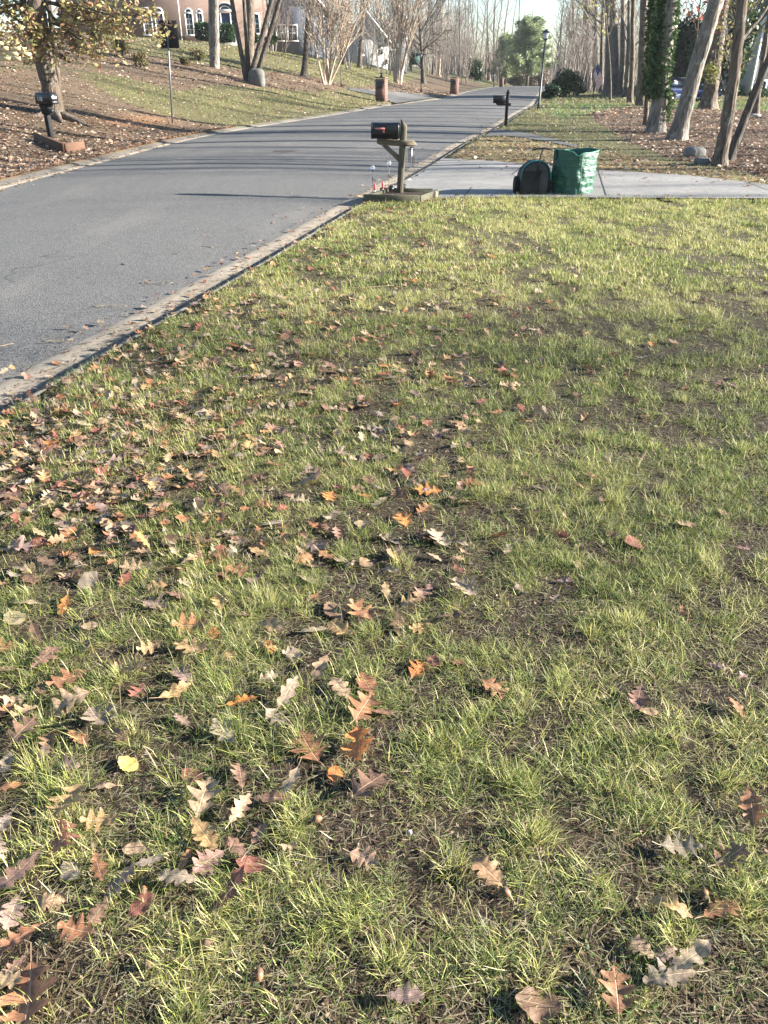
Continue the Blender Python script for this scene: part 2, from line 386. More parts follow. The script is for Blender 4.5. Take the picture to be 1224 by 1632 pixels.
# ------------------------------------------------------------------ where litter lies (polygons seen on the ground, used as world masks)
LITTER = [
    [(-400, 60), (0, 60), (60, 45), (130, 55), (250, 92), (340, 105), (400, 112), (480, 118), (550, 135), (560, 141), (500, 147), (420, 141), (340, 135), (290, 146), (200, 124), (130, 112), (100, 106), (0, 106), (-400, 106)],
    [(-500, 106), (112, 108), (135, 128), (185, 156), (250, 181), (320, 196), (380, 203), (240, 240), (180, 250), (0, 292), (-500, 330)],
    [(560, 140), (640, 131), (690, 116), (740, 128), (770, 136), (720, 152), (690, 154), (620, 148)],
    [(935, 182), (985, 171), (1060, 170), (1224, 177), (1700, 190), (1700, 330), (1224, 282), (1150, 268), (1060, 251), (1000, 226), (960, 200)],
    [(500, 72), (560, 82), (620, 93), (700, 108), (760, 120), (760, 112), (640, 84), (560, 70)],
]
DRY = [[(700, 254), (780, 214), (870, 226), (960, 241), (1224, 284), (1700, 330), (1700, 345), (1224, 297), (830, 262)]]
GREEN = [[(862, 175), (880, 163), (1010, 165), (1000, 172), (930, 182), (900, 190)], [(1060, 160), (1300, 165), (1300, 182), (1060, 172)]]
PAVE2_N = [(772, 219), (800, 217), (840, 221), (880, 228), (918, 236.5)]
PAVE2_F = [(788, 206), (815, 209), (850, 215), (885, 223), (921, 234)]
PAVEL_N = [(632, 166), (614, 158), (596, 152), (575, 148), (556, 144)]
PAVEL_F = [(708, 154), (662, 150), (622, 147), (590, 143.5), (558, 140.5)]
def masks(x, Y):
    z = gz(x, Y); px, py = proj(x, Y, z)
    lit = np.zeros(np.shape(x), bool); dry = lit.copy(); pav = lit.copy(); gr = lit.copy()
    for p in LITTER: lit |= poly_in(p, px, py)
    for p in DRY: dry |= poly_in(p, px, py)
    for p in GREEN: gr |= poly_in(p, px, py)
    lit &= Y > 12.5; dry &= Y > 15
    pav |= poly_in(PAVE2_N + PAVE2_F[::-1], px, py) | poly_in(PAVEL_N + PAVEL_F[::-1], px, py)
    pav |= in_drive(x, Y)
    road = (x > LK(Y) - .02) & (x < RK(Y) + .02)
    return lit, dry, gr, pav, road

# ------------------------------------------------------------------ ground sheet
def rows():
    return np.concatenate([np.arange(-8, 14, .25), np.arange(14, 60, .35), np.arange(60, 140, 1.0), np.arange(140, 260, 4), np.arange(260, 701, 40)])
Yr = rows()
offs = np.concatenate([np.arange(0, 8, .22), np.arange(8, 30, .6), np.arange(30, 60, 2.5), [70, 100, 160, 300, 500]])
nl = len(offs)
X = np.hstack([LK(Yr)[:, None] - offs[::-1][None, :], LK(Yr)[:, None] + .012, RK(Yr)[:, None] - .012, RK(Yr)[:, None] + offs[None, :]])
YY = np.repeat(Yr[:, None], X.shape[1], 1)
Z = gz(X, YY)
Z[:, nl] = rz(Yr) - .3; Z[:, nl + 1] = rz(Yr) - .3
Z -= in_drive(X, YY, .12) * .05
lit, dry, gr, pav, road = masks(X, YY)
shade = fbm(X, YY, 1.6, 3)
C = np.zeros(X.shape + (3,))
soil = np.array((.038, .026, .018)); turf = np.array((.095, .092, .038)); litc = np.array((.13, .088, .056)); dryc = np.array((.24, .18, .085)); grc = np.array((.06, .12, .025))
C[:] = turf
near = (YY < 13.3) & (X > RK(YY))
wgt = np.clip((YY - 3) / 7, 0, 1)[..., None] * .65
C[near] = (soil * (1 - wgt) + turf * wgt)[near]
sh = shade[..., None]
C = np.where((dry)[..., None], dryc * (.7 + .6 * sh), C); C = np.where(lit[..., None], litc * (.7 + .6 * sh), C); C = np.where(gr[..., None], grc * (.8 + .4 * sh), C)
upl = (X < LK(YY)) & ~lit
C = np.where(upl[..., None], np.array((.115, .11, .042)) * (.6 + .8 * sh), C)
# bare clay by the left kerb
px, py = proj(X, YY, Z); clay = np.exp(-((px - 215) / 55) ** 2 - ((py - 193) / 9) ** 2)[..., None] * (X < LK(YY))[..., None]
C = C * (1 - clay) + np.array((.42, .22, .11)) * clay
nr, nc = X.shape
ii = (np.arange(nr - 1)[:, None] * nc + np.arange(nc - 1)[None, :]).ravel()
mb = MB(); mb.raw(np.stack([X, YY, Z], -1).reshape(-1, 3), np.stack([ii, ii + 1, ii + nc + 1, ii + nc], 1), C.reshape(-1, 3))
tag(mb.build('ground', M['ground'], smooth=True, colattr=True), kind='structure')

# ------------------------------------------------------------------ road, gutters, driveways
def sheet(name, A, B, nx, mat, zf, smooth=True):
    """A, B: (n,2) world edges; nx columns between"""
    u = np.linspace(0, 1, nx)[None, :, None]
    Q = A[:, None, :] * (1 - u) + B[:, None, :] * u
    Zq = zf(Q[..., 0], Q[..., 1], u[..., 0] + 0 * Q[..., 0])
    n, m = Q.shape[:2]; ii = (np.arange(n - 1)[:, None] * m + np.arange(m - 1)[None, :]).ravel()
    mb = MB(); mb.raw(np.dstack([Q, Zq]).reshape(-1, 3), np.stack([ii, ii + 1, ii + m + 1, ii + m], 1))
    return mb.build(name, mat, smooth=smooth)
yr = np.concatenate([np.arange(-8, 70, .3), np.arange(70, 200, 1.5)])
GW = .42
wob = (fbm(yr, yr * 0, 1.1, 21) - .5) * .07 + (fbm(yr, yr * 0, .25, 23) - .5) * .03
A = np.stack([LK(yr) + .3, yr], 1); B = np.stack([RK(yr) - GW + wob, yr], 1)
tag(sheet('road', A, B, 9, M['asphalt'], lambda x, y, u: rz(y) - .052 + .06 * (1 - (2 * u - 1) ** 2)), kind='structure')
def strip(name, cols, mat, edge, side):
    """kerb cross-section swept along the road edge; cols = [(offset from the kerb line, height fn)]"""
    P = []
    for off, hf in cols: P.append(np.stack([edge(yr) - side * off, yr, rz(yr) + hf(yr)], 1))
    P = np.stack(P, 1); n, m = P.shape[:2]; ii = (np.arange(n - 1)[:, None] * m + np.arange(m - 1)[None, :]).ravel()
    mb = MB(); mb.raw(P.reshape(-1, 3), np.stack([ii, ii + 1, ii + m + 1, ii + m], 1) if side < 0 else np.stack([ii, ii + m, ii + m + 1, ii + 1], 1))
    return tag(mb.build(name, mat, smooth=False), kind='structure')
dmask = np.clip(1 - np.abs((yr - 16.6) / 3.0) ** 6, 0, 1)
drop = lambda y: np.interp(y, yr, dmask)
hn = lambda s, a: (lambda y: (fbm(y, y * 0, .35, s) - .5) * a)
strip('gutter', [(GW + .06, lambda y: -.065 + 0 * y), (GW - .03, lambda y: -.040 + hn(3, .008)(y)), (GW - .12, lambda y: -.044 + hn(4, .008)(y)), (.15, lambda y: -.050 + hn(5, .006)(y))], M['sandy'], RK, 1)
strip('kerb', [(.15, lambda y: -.049 + 0 * y), (.09, lambda y: -.044 + 0 * y), (.03, lambda y: -.008 - .02 * drop(y)), (.0, lambda y: .006 - .02 * drop(y)), (-.03, lambda y: .006 - .02 * drop(y)), (-.05, lambda y: -.08 + 0 * y)], M['kerb'], RK, 1)
strip('gutter', [(.36, lambda y: -.06 + 0 * y), (.28, lambda y: -.038 + 0 * y), (.12, lambda y: -.042 + 0 * y)], M['sandy'], LK, -1)
strip('kerb', [(.12, lambda y: -.041 + 0 * y), (.05, lambda y: -.015 + 0 * y), (-.03, lambda y: .0 + 0 * y), (-.08, lambda y: .0 + 0 * y), (-.13, lambda y: -.08 + 0 * y)], M['kerb'], LK, -1)
xs = np.concatenate([np.linspace(-2.5, 20, 150)])
A = np.stack([xs, np.interp(xs, dnx, dny)], 1); B = np.stack([xs, np.interp(xs, dfx, dfy)], 1)
def fixx(Q):
    Q = Q.copy(); return Q
def drivez(x, y, u):
    d = x - RK(y)
    return np.where(d < -.01, rz(y) - .25, rz(y) - .02 + .022 * np.clip(d / 1.0, 0, 1) - .0)
def drive_sheet():
    nx = 24; u = np.linspace(0, 1, nx)[None, :, None]; Q = A[:, None, :] * (1 - u) + B[:, None, :] * u
    kx = RK(Q[..., 1]) + .055; Q[..., 0] = np.maximum(Q[..., 0], kx)
    Zq = rz(Q[..., 1]) - .012 + .03 * np.clip((Q[..., 0] - kx) / 1.2, 0, 1)
    n, m = Q.shape[:2]; ii = (np.arange(n - 1)[:, None] * m + np.arange(m - 1)[None, :]).ravel()
    mb = MB(); mb.raw(np.dstack([Q, Zq]).reshape(-1, 3), np.stack([ii, ii + 1, ii + m + 1, ii + m], 1))
    return tag(mb.build('driveway', M['concrete'], smooth=True), kind='structure')
drive_sheet()
def joint(p0, p1, wd=.014):
    a = np.array(hit0(*p0)); b = np.array(hit0(*p1)); n = 30; tt = np.linspace(0, 1, n)[:, None]
    P = a * (1 - tt) + b * tt; P[:, 1] += (fbm(P[:, 0], P[:, 1], .4, 8) - .5) * .03
    d = (b - a) / np.linalg.norm(b - a); nn = np.array((-d[1], d[0])) * wd / 2
    zz = rz(P[:, 1]) + .0225
    V = np.vstack([np.column_stack([P - nn, zz]), np.column_stack([P + nn, zz])])
    f = np.array([(i, i + 1, n + i + 1, n + i) for i in range(n - 1)])
    return V, f
mb = MB()
for q in [((690, 269), (816, 281)), ((816, 281), (830, 268)), ((953, 273), (966, 314)), ((1186, 291), (1224, 305)), ((740, 315), (752, 300))]: mb.raw(*joint(*q))
tag(mb.build('driveway_joint', M['joint']), kind='structure')
def draped(name, N_, F_, mat, lift=.035):
    A = np.array([hit(*q)[:2] for q in N_]); B = np.array([hit(*q)[:2] for q in F_])
    k = np.linspace(0, len(A) - 1, 60); i = np.arange(len(A))
    A = np.stack([np.interp(k, i, A[:, 0]), np.interp(k, i, A[:, 1])], 1); B = np.stack([np.interp(k, i, B[:, 0]), np.interp(k, i, B[:, 1])], 1)
    tag(sheet(name, A, B, 14, mat, lambda x, y, u: gz(x, y) + lift), kind='structure')
draped('driveway', PAVE2_N, PAVE2_F, M['asphalt'], .018)
draped('driveway', PAVEL_N, PAVEL_F, M['asphalt'], .04)
# worn oval patch in the asphalt (utility cover)
c0 = hit0(455, 241); mb = MB(); n = 20
ang = np.arange(n) * 2 * math.pi / n
V = [(c0[0], c0[1], float(rz(c0[1])) + .012)] + [(c0[0] +   .30 * math.cos(a), c0[1] + .30 * math.sin(a), float(rz(c0[1])) + .012) for a in ang]
mb.raw(V, [(0, 1 + i, 1 + (i + 1) % n) for i in range(n)])
mh = tag(mb.build('manhole_cover', plain('rusty_iron', (.085, .07, .06), .7, .4, 20, .3)), 'round dark rusty manhole cover set in the grey asphalt road', 'manhole cover')

# ------------------------------------------------------------------ grass
rng = np.random.default_rng(7)
def blades(mb, bx, by, bz, L, W, az, lean, curl, col, seg=3, tipmix=.0):
    n = len(bx); ts = np.linspace(0, 1, seg + 1)
    dx, dy = np.cos(az), np.sin(az); sx, sy = -dy, dx
    V = []; cum_h = np.zeros(n); cum_v = np.zeros(n); prev = 0
    for k, tt in enumerate(ts):
        if k:
            a = lean + curl * (tt - .5 / seg); step = L / seg
            cum_h = cum_h + np.sin(a) * step; cum_v = cum_v + np.cos(a) * step
        cx = bx + dx * cum_h; cy = by + dy * cum_h; cz = bz + np.maximum(cum_v, .002)
        if k < seg:
            wd = W * .5 * (1 - tt ** 2 * .6)
            V.append(np.stack([cx - sx * wd, cy - sy * wd, cz], 1)); V.append(np.stack([cx + sx * wd, cy + sy * wd, cz], 1))
        else: V.append(np.stack([cx, cy, cz], 1))
    V = np.stack(V, 1); m = V.shape[1]; base = (np.arange(n) * m)[:, None]
    f4 = np.concatenate([base + np.array([[2 * k, 2 * k + 1, 2 * k + 3, 2 * k + 2]]) for k in range(seg - 1)]) if seg > 1 else np.zeros((0, 4), int)
    f3 = base + np.array([[2 * seg - 2, 2 * seg - 1, 2 * seg]])
    tt = np.array([k / seg for k in range(seg) for _ in (0, 1)] + [1.0]); g_ = (tt ** 2)[None, :, None] * tipmix
    cc = col[:, None, :] * (1 - g_) + (col[:, None, :] * .35 + np.array((.36, .33, .17))) * g_
    mb.raw2(V.reshape(-1, 3), f3, f4, cc.reshape(-1, 3))
GP = np.array([(.080, .128, .034), (.17, .222, .055), (.335, .355, .092), (.51, .485, .195), (.61, .54, .34), (.34, .25, .15)])
def pick(n, w_):
    w_ = np.asarray(w_, float); w_ /= w_.sum(); k = rng.choice(len(GP), n, p=w_)
    return GP[k] * (0.75 + .5 * rng.random((n, 1))) * (1 + .12 * (rng.random((n, 3)) - .5))
def lawn(y0, y1, dens, per, L, W, seg, spread, extra=.6):
    xa0, xa1 = -.47 * (y1 + 1) - .6, .47 * (y1 + 1) + .9
    n = int((xa1 - xa0) * (y1 - y0) * dens)
    x = rng.uniform(xa0, xa1, n); y = rng.uniform(y0, y1, n)
    keep = (x > RK(y) + .05) & (x < .47 * (y + 1) + .7) & (x > -.47 * (y + 1) - .5) & (y < np.interp(x, dnx, dny) + .05 + .10 * (vnoise(x, y * 0, .3, 6) - .5))
    patch = fbm(x, y, .42, 31, 4); big = fbm(x, y, 1.6, 41, 2)
    bare = np.clip(1.25 - y / 8, -.15, 1)
    fine = fbm(x, y, .11 + .01 * y, 35, 3)
    pr = np.clip((fine - .5) * 7.5 + (patch - .5) * 3 + (big - .5) * .8 + 1.08 - .55 * bare, .12, 1)
    keep &= rng.random(n) < pr
    x, y, patch = x[keep], y[keep], patch[keep]; n = len(x)
    tone = fbm(x, y, .8, 51, 3); hue = rng.random(n)
    k = np.repeat(np.arange(n), rng.integers(per // 2, per + per // 2 + 1, n))
    m = len(k); th = rng.random(m) * 2 * math.pi; rr = spread * np.sqrt(rng.random(m))
    bx = x[k] + np.cos(th) * rr; by = y[k] + np.sin(th) * rr
    az = th + rng.normal(0, 1.3, m)
    tl = .6 + .9 * rng.random(n); tl = tl * np.where(rng.random(n) < .05, 1.45, 1.0) * (.75 + .7 * fbm(x, y, .5, 77, 2))
    LL = L * tl[k] * (.55 + .9 * rng.random(m)); 
    lean = np.clip(rng.normal(.75, .42, m), 0, 1.5); curl = rng.uniform(-.2, 1.7, m)
    flat = rng.random(m) < .28; lean = np.where(flat, rng.uniform(1.2, 1.5, m), lean)
    tn = tone[k] + .35 * (hue[k] - .5) + np.clip((by - 6) / 30, 0, .10) - .015
    col = np.where((tn < .46)[:, None], pick(m, (4, 4, 2, 1, .6, .4)), np.where((tn < .58)[:, None], pick(m, (1.5, 3, 4, 2.5, 1.2, .6)), pick(m, (.6, 1.4, 3, 4, 2.2, 1))))
    col = col * (.72 + .6 * rng.random(n))[k][:, None]
    dead = flat & (rng.random(m) < .75); col = np.where(dead[:, None], pick(m, (0, 0, .3, 1, 4, 3)), col)
    blades(mb, bx, by, gz(bx, by) - .002, LL, W * (.6 + .8 * rng.random(m)), az, lean, curl, col, seg, .4 if y1 < 7.5 else .12)
mb = MB()
lawn(.55, 3.4, 2300, 16, .036, .0016, 4, .026)
lawn(3.4, 7.0, 1300, 15, .038, .0023, 3, .033)
lawn(7.0, 13.4, 800, 12, .042, .0042, 2, .05)
# tall pale tufts that catch the sun
tufts = [(195, 1085), (885, 1095), (470, 1310), (1050, 1190), (850, 1335), (640, 905), (1185, 720), (875, 605), (380, 1180), (820, 1250), (940, 1010), (1000, 1000), (575, 855), (210, 1180), (430, 965), (590, 1015), (700, 1190), (1090, 640), (780, 790), (980, 800), (1060, 790), (940, 700), (620, 1540), (860, 1560), (1080, 1500), (1150, 1250), (720, 1390), (300, 1620), (560, 1470), (1180, 1440), (760, 1150), (900, 900), (1130, 900), (60, 1230), (480, 1190)]
for (qx, qy) in tufts:
    p = hit(qx, qy); m = 150; th = rng.random(m) * 6.283; rr = .045 * np.sqrt(rng.random(m)) * (1 + .5 * np.sin(th * 2 + qx)); wnd = rng.uniform(0, 6.28)
    sel = rng.random()
    blades(mb, p[0] + np.cos(th) * rr, p[1] + np.sin(th) * rr, np.full(m, p[2]), rng.uniform(.03, .08, m), np.full(m, .0015), np.where(rng.random(m) < .45, wnd, th) + rng.normal(0, .9, m), np.clip(rng.normal(.42, .3, m), 0, 1.4), rng.uniform(0, 1.1, m), pick(m, (1, 2, 4, 5, 1, .3) if sel < .6 else (2, 4, 4, 2, .4, 0)), 3, .6)
tag(mb.build('lawn_grass', M['grass'], colattr=True), 'patchy yellow-green lawn of short tufts in the foreground', 'grass', kind='stuff')
# thatch: dead stalks and crumbs lying on the soil
mb = MB(); m = 110000
y = .6 + 12 * rng.random(m) ** 1.5; x = rng.uniform(-1, 1, m) * (.47 * (y + 1) + .3)
k = (x > RK(y) + .04) & (y < np.interp(x, dnx, dny) - .05); x, y = x[k], y[k]; m = len(x)
blades(mb, x, y, gz(x, y) + .002 + .006 * rng.random(m), rng.uniform(.008, .05, m), rng.uniform(.0008, .0021, m) * (1 + y / 5), rng.random(m) * 6.283, np.full(m, 1.45), rng.uniform(-.1, .25, m), np.array([(.38, .32, .20), (.26, .19, .11), (.15, .10, .06), (.48, .42, .28), (.30, .28, .14)])[rng.integers(0, 5, m)] * (.7 + .5 * rng.random((m, 1))), 2)
tag(mb.build('dead_grass_thatch', M['grass'], colattr=True), 'dead straw and crumbs lying on the soil between the tufts', 'dead grass', kind='stuff')

def farlawn(name, n, sx, sy, cond, cw, L, W, label):
    mb = MB(); y = sy(rng.random(n)); x = sx(rng.random(n), y)
    lit, dry, gr, pav, road = masks(x, y); k = cond(lit, dry, gr, pav, road, x, y)
    x, y = x[k], y[k]; m = len(x)
    sc = np.clip(y / 25, .7, 3.5)
    tone = fbm(x, y, 2.5, 61, 3)
    col = np.where((tone + .3 * (rng.random(m) - .5) < .5)[:, None], pick(m, cw[0]), pick(m, cw[1]))
    blades(mb, x, y, gz(x, y), L * (.5 + rng.random(m)) * np.minimum(sc, 1.6), W * sc, rng.random(m) * 6.283, rng.uniform(.1, 1.2, m), rng.uniform(0, 1, m), col, 1)
    tag(mb.build(name, M['grass'], colattr=True), label, 'grass', kind='stuff')
inframe = lambda u, y: (2 * u - 1) * (.46 * y + 1.5)
farlawn('roadside_grass', 150000, inframe, lambda u: 14 + 62 * u ** 1.6, lambda l, d, g, p, r, x, y: (x > RK(y) + .08) & ~l & ~p, ((4, 5, 2, .7, .5, .3), (1, 3, 4, 2, 1.5, .8)), .07, .010, 'short grass on the verge beyond the driveway')
farlawn('hillside_grass', 190000, inframe, lambda u: 17 + 75 * u ** 1.3, lambda l, d, g, p, r, x, y: (x < LK(y) - .12) & ~l & ~p & (rng.random(len(x)) < .45 + .9 * (vnoise(x, y, 1.6, 15) - .3)), ((3, 4, 3, 1.5, .8, 1), (.7, 2, 4, 3.5, 1.6, 1)), .075, .011, 'short sunlit grass on the sloping lawns across the road')

# ------------------------------------------------------------------ leaf litter
LC = np.array([(.50, .37, .25), (.36, .22, .14), (.66, .54, .42), (.26, .15, .10), (.42, .26, .18), (.13, .08, .06), (.58, .45, .34)])
def litter(mb, x, y, size, lift=.0, colors=LC):
    m = len(x); th = rng.random(m) * 6.283; ca, sa = np.cos(th), np.sin(th)
    loc = np.array([(-.5, 0, 0), (-.15, .27, .0), (.2, .2, .0), (.55, 0, 0), (.2, -.22, 0), (-.15, -.25, 0), (0, 0, 0)])
    P = np.repeat(loc[None], m, 0) * size[:, None, None]
    P[:, 1:3, 1] *= rng.uniform(.6, 1.3, (m, 1)); P[:, 4:6, 1] *= rng.uniform(.6, 1.3, (m, 1))
    P[:, :, 2] = (rng.random((m, 7)) - .25) * .35 * size[:, None] * (np.arange(7) != 6)
    tx = rng.normal(0, .35, m); P[:, :, 2] += P[:, :, 1] * tx[:, None]
    Xw = P[:, :, 0] * ca[:, None] - P[:, :, 1] * sa[:, None] + x[:, None]; Yw = P[:, :, 0] * sa[:, None] + P[:, :, 1] * ca[:, None] + y[:, None]
    Zw = P[:, :, 2] + (gz(x, y) + lift + .012)[:, None]
    b = (np.arange(m) * 7)[:, None]
    f = np.concatenate([b + np.array([[6, i, (i + 1) % 6]]) for i in range(6)])
    c = colors[rng.integers(0, len(colors), m)] * (.75 + .5 * rng.random((m, 1)))
    mb.raw(np.stack([Xw, Yw, Zw], -1).reshape(-1, 3), f, np.repeat(c, 7, 0))
def scatter(name, label, n, sy, cond, s0, s1, scat=None):
    mb = MB(); y = sy(rng.random(n)); x = inframe(rng.random(n), y)
    k = cond(*masks(x, y), x, y); x, y = x[k], y[k]
    litter(mb, x, y, rng.uniform(s0, s1, len(x)) * np.clip(y / 30, 1, 1.8))
    tag(mb.build(name, M['litter'], colattr=True), label, 'fallen leaves', kind='stuff')
scatter('leaf_litter', 'brown fallen leaves blanketing the bank across the road', 95000, lambda u: 14 + 66 * u ** 1.7, lambda l, d, g, p, r, x, y: (x < LK(y) - .15) & l & (rng.random(len(x)) < np.where(y < 27, 1, .6)), .06, .12)
scatter('leaf_litter', 'brown fallen leaves under the trees beyond the driveway', 75000, lambda u: 15 + 60 * u ** 1.5, lambda l, d, g, p, r, x, y: (x > RK(y) + .1) & l, .06, .13)
scatter('scattered_leaf_litter', 'loose fallen leaves dotted over the verges and far lawns', 52000, lambda u: 13.5 + 60 * u ** 1.4, lambda l, d, g, p, r, x, y: ~r & ~l & ~(p) & (rng.random(len(x)) < np.where(d, 1.0, np.where(x < LK(y), .62, .3))), .05, .11)
#--PART2--
# ------------------------------------------------------------------ trees
def branch(P0, d, L, r, lvl, cfg, rg, out, tips):
    """grow one limb; out[lvl] collects (points, radii), tips collects twig points"""
    n = cfg['seg'][lvl]; P = [np.array(P0, float)]; d = np.array(d, float); step = L / n
    up = cfg['up'][lvl]; wig = cfg['wig'][lvl]
    D = []
    for i in range(n):
        d = d + rg.normal(0, wig, 3) + np.array((0, 0, up)) ; d /= np.linalg.norm(d); D.append(d.copy())
        P.append(P[-1] + d * step)
    P = np.array(P); t_ = np.linspace(0, 1, n + 1)
    rad = r * (1 - t_ * (1 - cfg['tip'][lvl])); out.append((lvl, P, rad))
    if lvl + 1 >= len(cfg['n']): 
        tips.append(P[-1]); tips.append(P[n // 2]); return
    k = cfg['n'][lvl]; k = max(1, int(k * (.8 + .4 * rg.random())))
    t0 = cfg['start'][lvl]
    for j in range(k):
        tt = t0 + (1 - t0) * (j + rg.random() * .8) / k; tt = min(tt, .99)
        i = min(int(tt * n), n - 1); f = tt * n - i
        q = P[i] * (1 - f) + P[i + 1] * f; rr = np.interp(tt, t_, rad)
        a = rg.random() * 6.283; ax = D[i]; ref = np.array((0, 0, 1.0)) if abs(ax[2]) < .9 else np.array((1.0, 0, 0))
        u = np.cross(ax, ref); u /= np.linalg.norm(u); v = np.cross(ax, u)
        ang = cfg['ang'][lvl] * (.75 + .5 * rg.random())
        nd = ax * math.cos(ang) + (u * math.cos(a) + v * math.sin(a)) * math.sin(ang)
        branch(q, nd, L * cfg['len'][lvl] * (.6 + .6 * rg.random()) * (1 - .45 * (tt - t0) / (1 - t0 + 1e-6)), max(rr * cfg['rad'][lvl], cfg['rmin']), lvl + 1, cfg, rg, out, tips)
TALL = dict(n=(9, 6, 5, 4), seg=(9, 6, 4, 3, 2), up=(0, .04, .03, 0, 0), wig=(.03, .09, .13, .16, .2), tip=(.3, .25, .3, .5, .6), start=(.35, .25, .2, .15), ang=(.75, .7, .7, .8), len=(.42, .5, .5, .5), rad=(.4, .5, .55, .6), rmin=.006)
SPREAD = dict(n=(10, 7, 6, 5), seg=(6, 7, 5, 3, 2), up=(0, .03, .02, 0, 0), wig=(.05, .08, .1, .13, .2), tip=(.35, .2, .3, .5, .6), start=(.16, .15, .15, .1), ang=(1.05, .6, .6, .65), len=(.85, .55, .5, .45), rad=(.5, .5, .55, .6), rmin=.007)
FAR = dict(n=(20, 7, 6), seg=(8, 5, 3, 2), up=(0, .06, .02, 0), wig=(.035, .09, .13, .16), tip=(.25, .25, .3, .5), start=(.14, .2, .15), ang=(.7, .65, .7), len=(.30, .5, .55), rad=(.4, .5, .6), rmin=.014)
def limbs(out, lo, hi, rg, sides=(10, 6, 4, 3, 3)):
    mb = MB()
    for lvl, P, r in out:
        if lo <= lvl <= hi: mb.tube(P, r, sides[lvl], cap=(lvl == 0), rough=.17 if lvl < 1 else .1 if lvl < 2 else 0, rng=rg)
    return mb if mb.n else None
def leaves_at(pts, per, spread, size, cols, rg, flat=.5, asp=.5):
    mb = MB(); pts = np.asarray(pts); k = np.repeat(np.arange(len(pts)), per); m = len(k)
    c = pts[k] + rg.normal(0, spread, (m, 3)); s = size * (.5 + rg.random(m))
    a = rg.normal(0, 1, (m, 3)); a[:, 2] *= flat; a /= np.linalg.norm(a, axis=1)[:, None]; b = np.cross(a, rg.normal(0, 1, (m, 3))); b /= np.linalg.norm(b, axis=1)[:, None]
    s3 = s[:, None]
    V = np.stack([c - a * s3, c + b * s3 * asp, c + a * s3, c - b * s3 * asp], 1).reshape(-1, 3)
    f = (np.arange(m) * 4)[:, None] + np.array([[0, 1, 2, 3]])
    cols = np.asarray(cols); cc = cols[rg.integers(0, len(cols), m)] * (.7 + .6 * rg.random((m, 1)))
    mb.raw(V, f, np.repeat(cc, 4, 0)); return mb
def flare(P, r, amt=.5):
    """root flare on the lowest metre of a trunk"""
    return r
def put_tree(name, base, top_px, diam, height, cfg, mat, label, cat='tree', group=None, seed=1, stems=None, foliage=None, first=None, kink=0.0, sink=.25, crownmat=None, taper=None):
    """base world point; top_px where the stem leaves the picture (or passes), at the same distance"""
    rg = np.random.default_rng(seed); base = np.array(base, float)
    root = empty(name, tuple(base), 0, label, cat, group)
    out, tips = [], []
    for (tp, dd, hh, bo) in (stems or [(top_px, diam, height, (0, 0))]):
        q = at(tp[0], tp[1], base[1] + bo[1]); d0 = (q - base - np.array((bo[0], bo[1], 0))); d0 /= np.linalg.norm(d0)
        c = dict(cfg)
        if first is not None: c['start'] = (first,) + tuple(cfg['start'][1:])
        st = len(out)
        b0 = np.array((bo[0], bo[1], 0)) - d0 * sink
        branch(b0, d0, hh, dd / 2, 0, c, rg, out, tips)
        lvl, P, r = out[st]                     # resample the stem: flare at the foot, a slight sway
        tt = np.linspace(0, 1, 90); i = np.linspace(0, 1, len(P)); Pn = np.stack([np.interp(tt, i, P[:, k]) for k in range(3)], 1); rn = np.interp(tt, i, r)
        hgt = tt * hh; rn = rn * (1 + (.55 if len(stems or [1]) == 1 else .15) * np.exp(-np.clip(hgt - sink, 0, 99) / .28))
        if kink: Pn[:, 0] += kink * np.sin(hgt * 1.1) * np.clip(hgt, 0, 1)
        out[st] = (0, Pn, rn)
    tb = limbs(out, 0, 0, rg, (22, 6, 4, 3, 3)); tb.build('trunk', mat, root, smooth=True)
    cb = limbs(out, 1, 9, rg)
    if cb: cb.build('crown', crownmat or mat, root, smooth=True)
    if foliage: 
        pts = np.array(tips)
        if foliage.get('keep', 1) < 1: pts = pts[rg.random(len(pts)) < foliage['keep']]
        if 'maxz' in foliage: pts = pts[pts[:, 2] < foliage['maxz']]
        leaves_at(pts, foliage.get('per', 4), foliage.get('spread', .12), foliage.get('size', .05), foliage['cols'], rg).build('foliage', M['leaf_col'], root, colattr=True)
    return root
def w_at(px, py): return hit(px, py)

YEL = [(.30, .25, .09), (.24, .20, .08), (.26, .14, .08), (.15, .16, .06), (.36, .29, .13), (.16, .09, .06)]
RUST = [(.32, .12, .06), (.26, .09, .05), (.38, .18, .09)]
OLIVE = [(.20, .20, .05), (.28, .26, .08), (.13, .15, .04)]
DKG = [(.018, .045, .015), (.03, .065, .022), (.045, .085, .03)]

# across the road
b = w_at(90, 184)
LB = dict(SPREAD); LB['n'] = (9, 7, 6, 4); LB['rmin'] = .006
tr = put_tree('oak_tree', b, None, 0, 0, LB, M['bark_brown'], 'gnarled tree with yellowing leaves right behind the black mailbox across the road', seed=5,
         stems=[((64, 0), .52, 9.5, (0, 0)), ((30, 0), .26, 6.0, (-.12, .1)), ((100, 0), .2, 6.5, (.05, .25))], first=.32,
         foliage=dict(cols=YEL, per=2, size=.06, spread=.12, keep=.55, maxz=6.5))
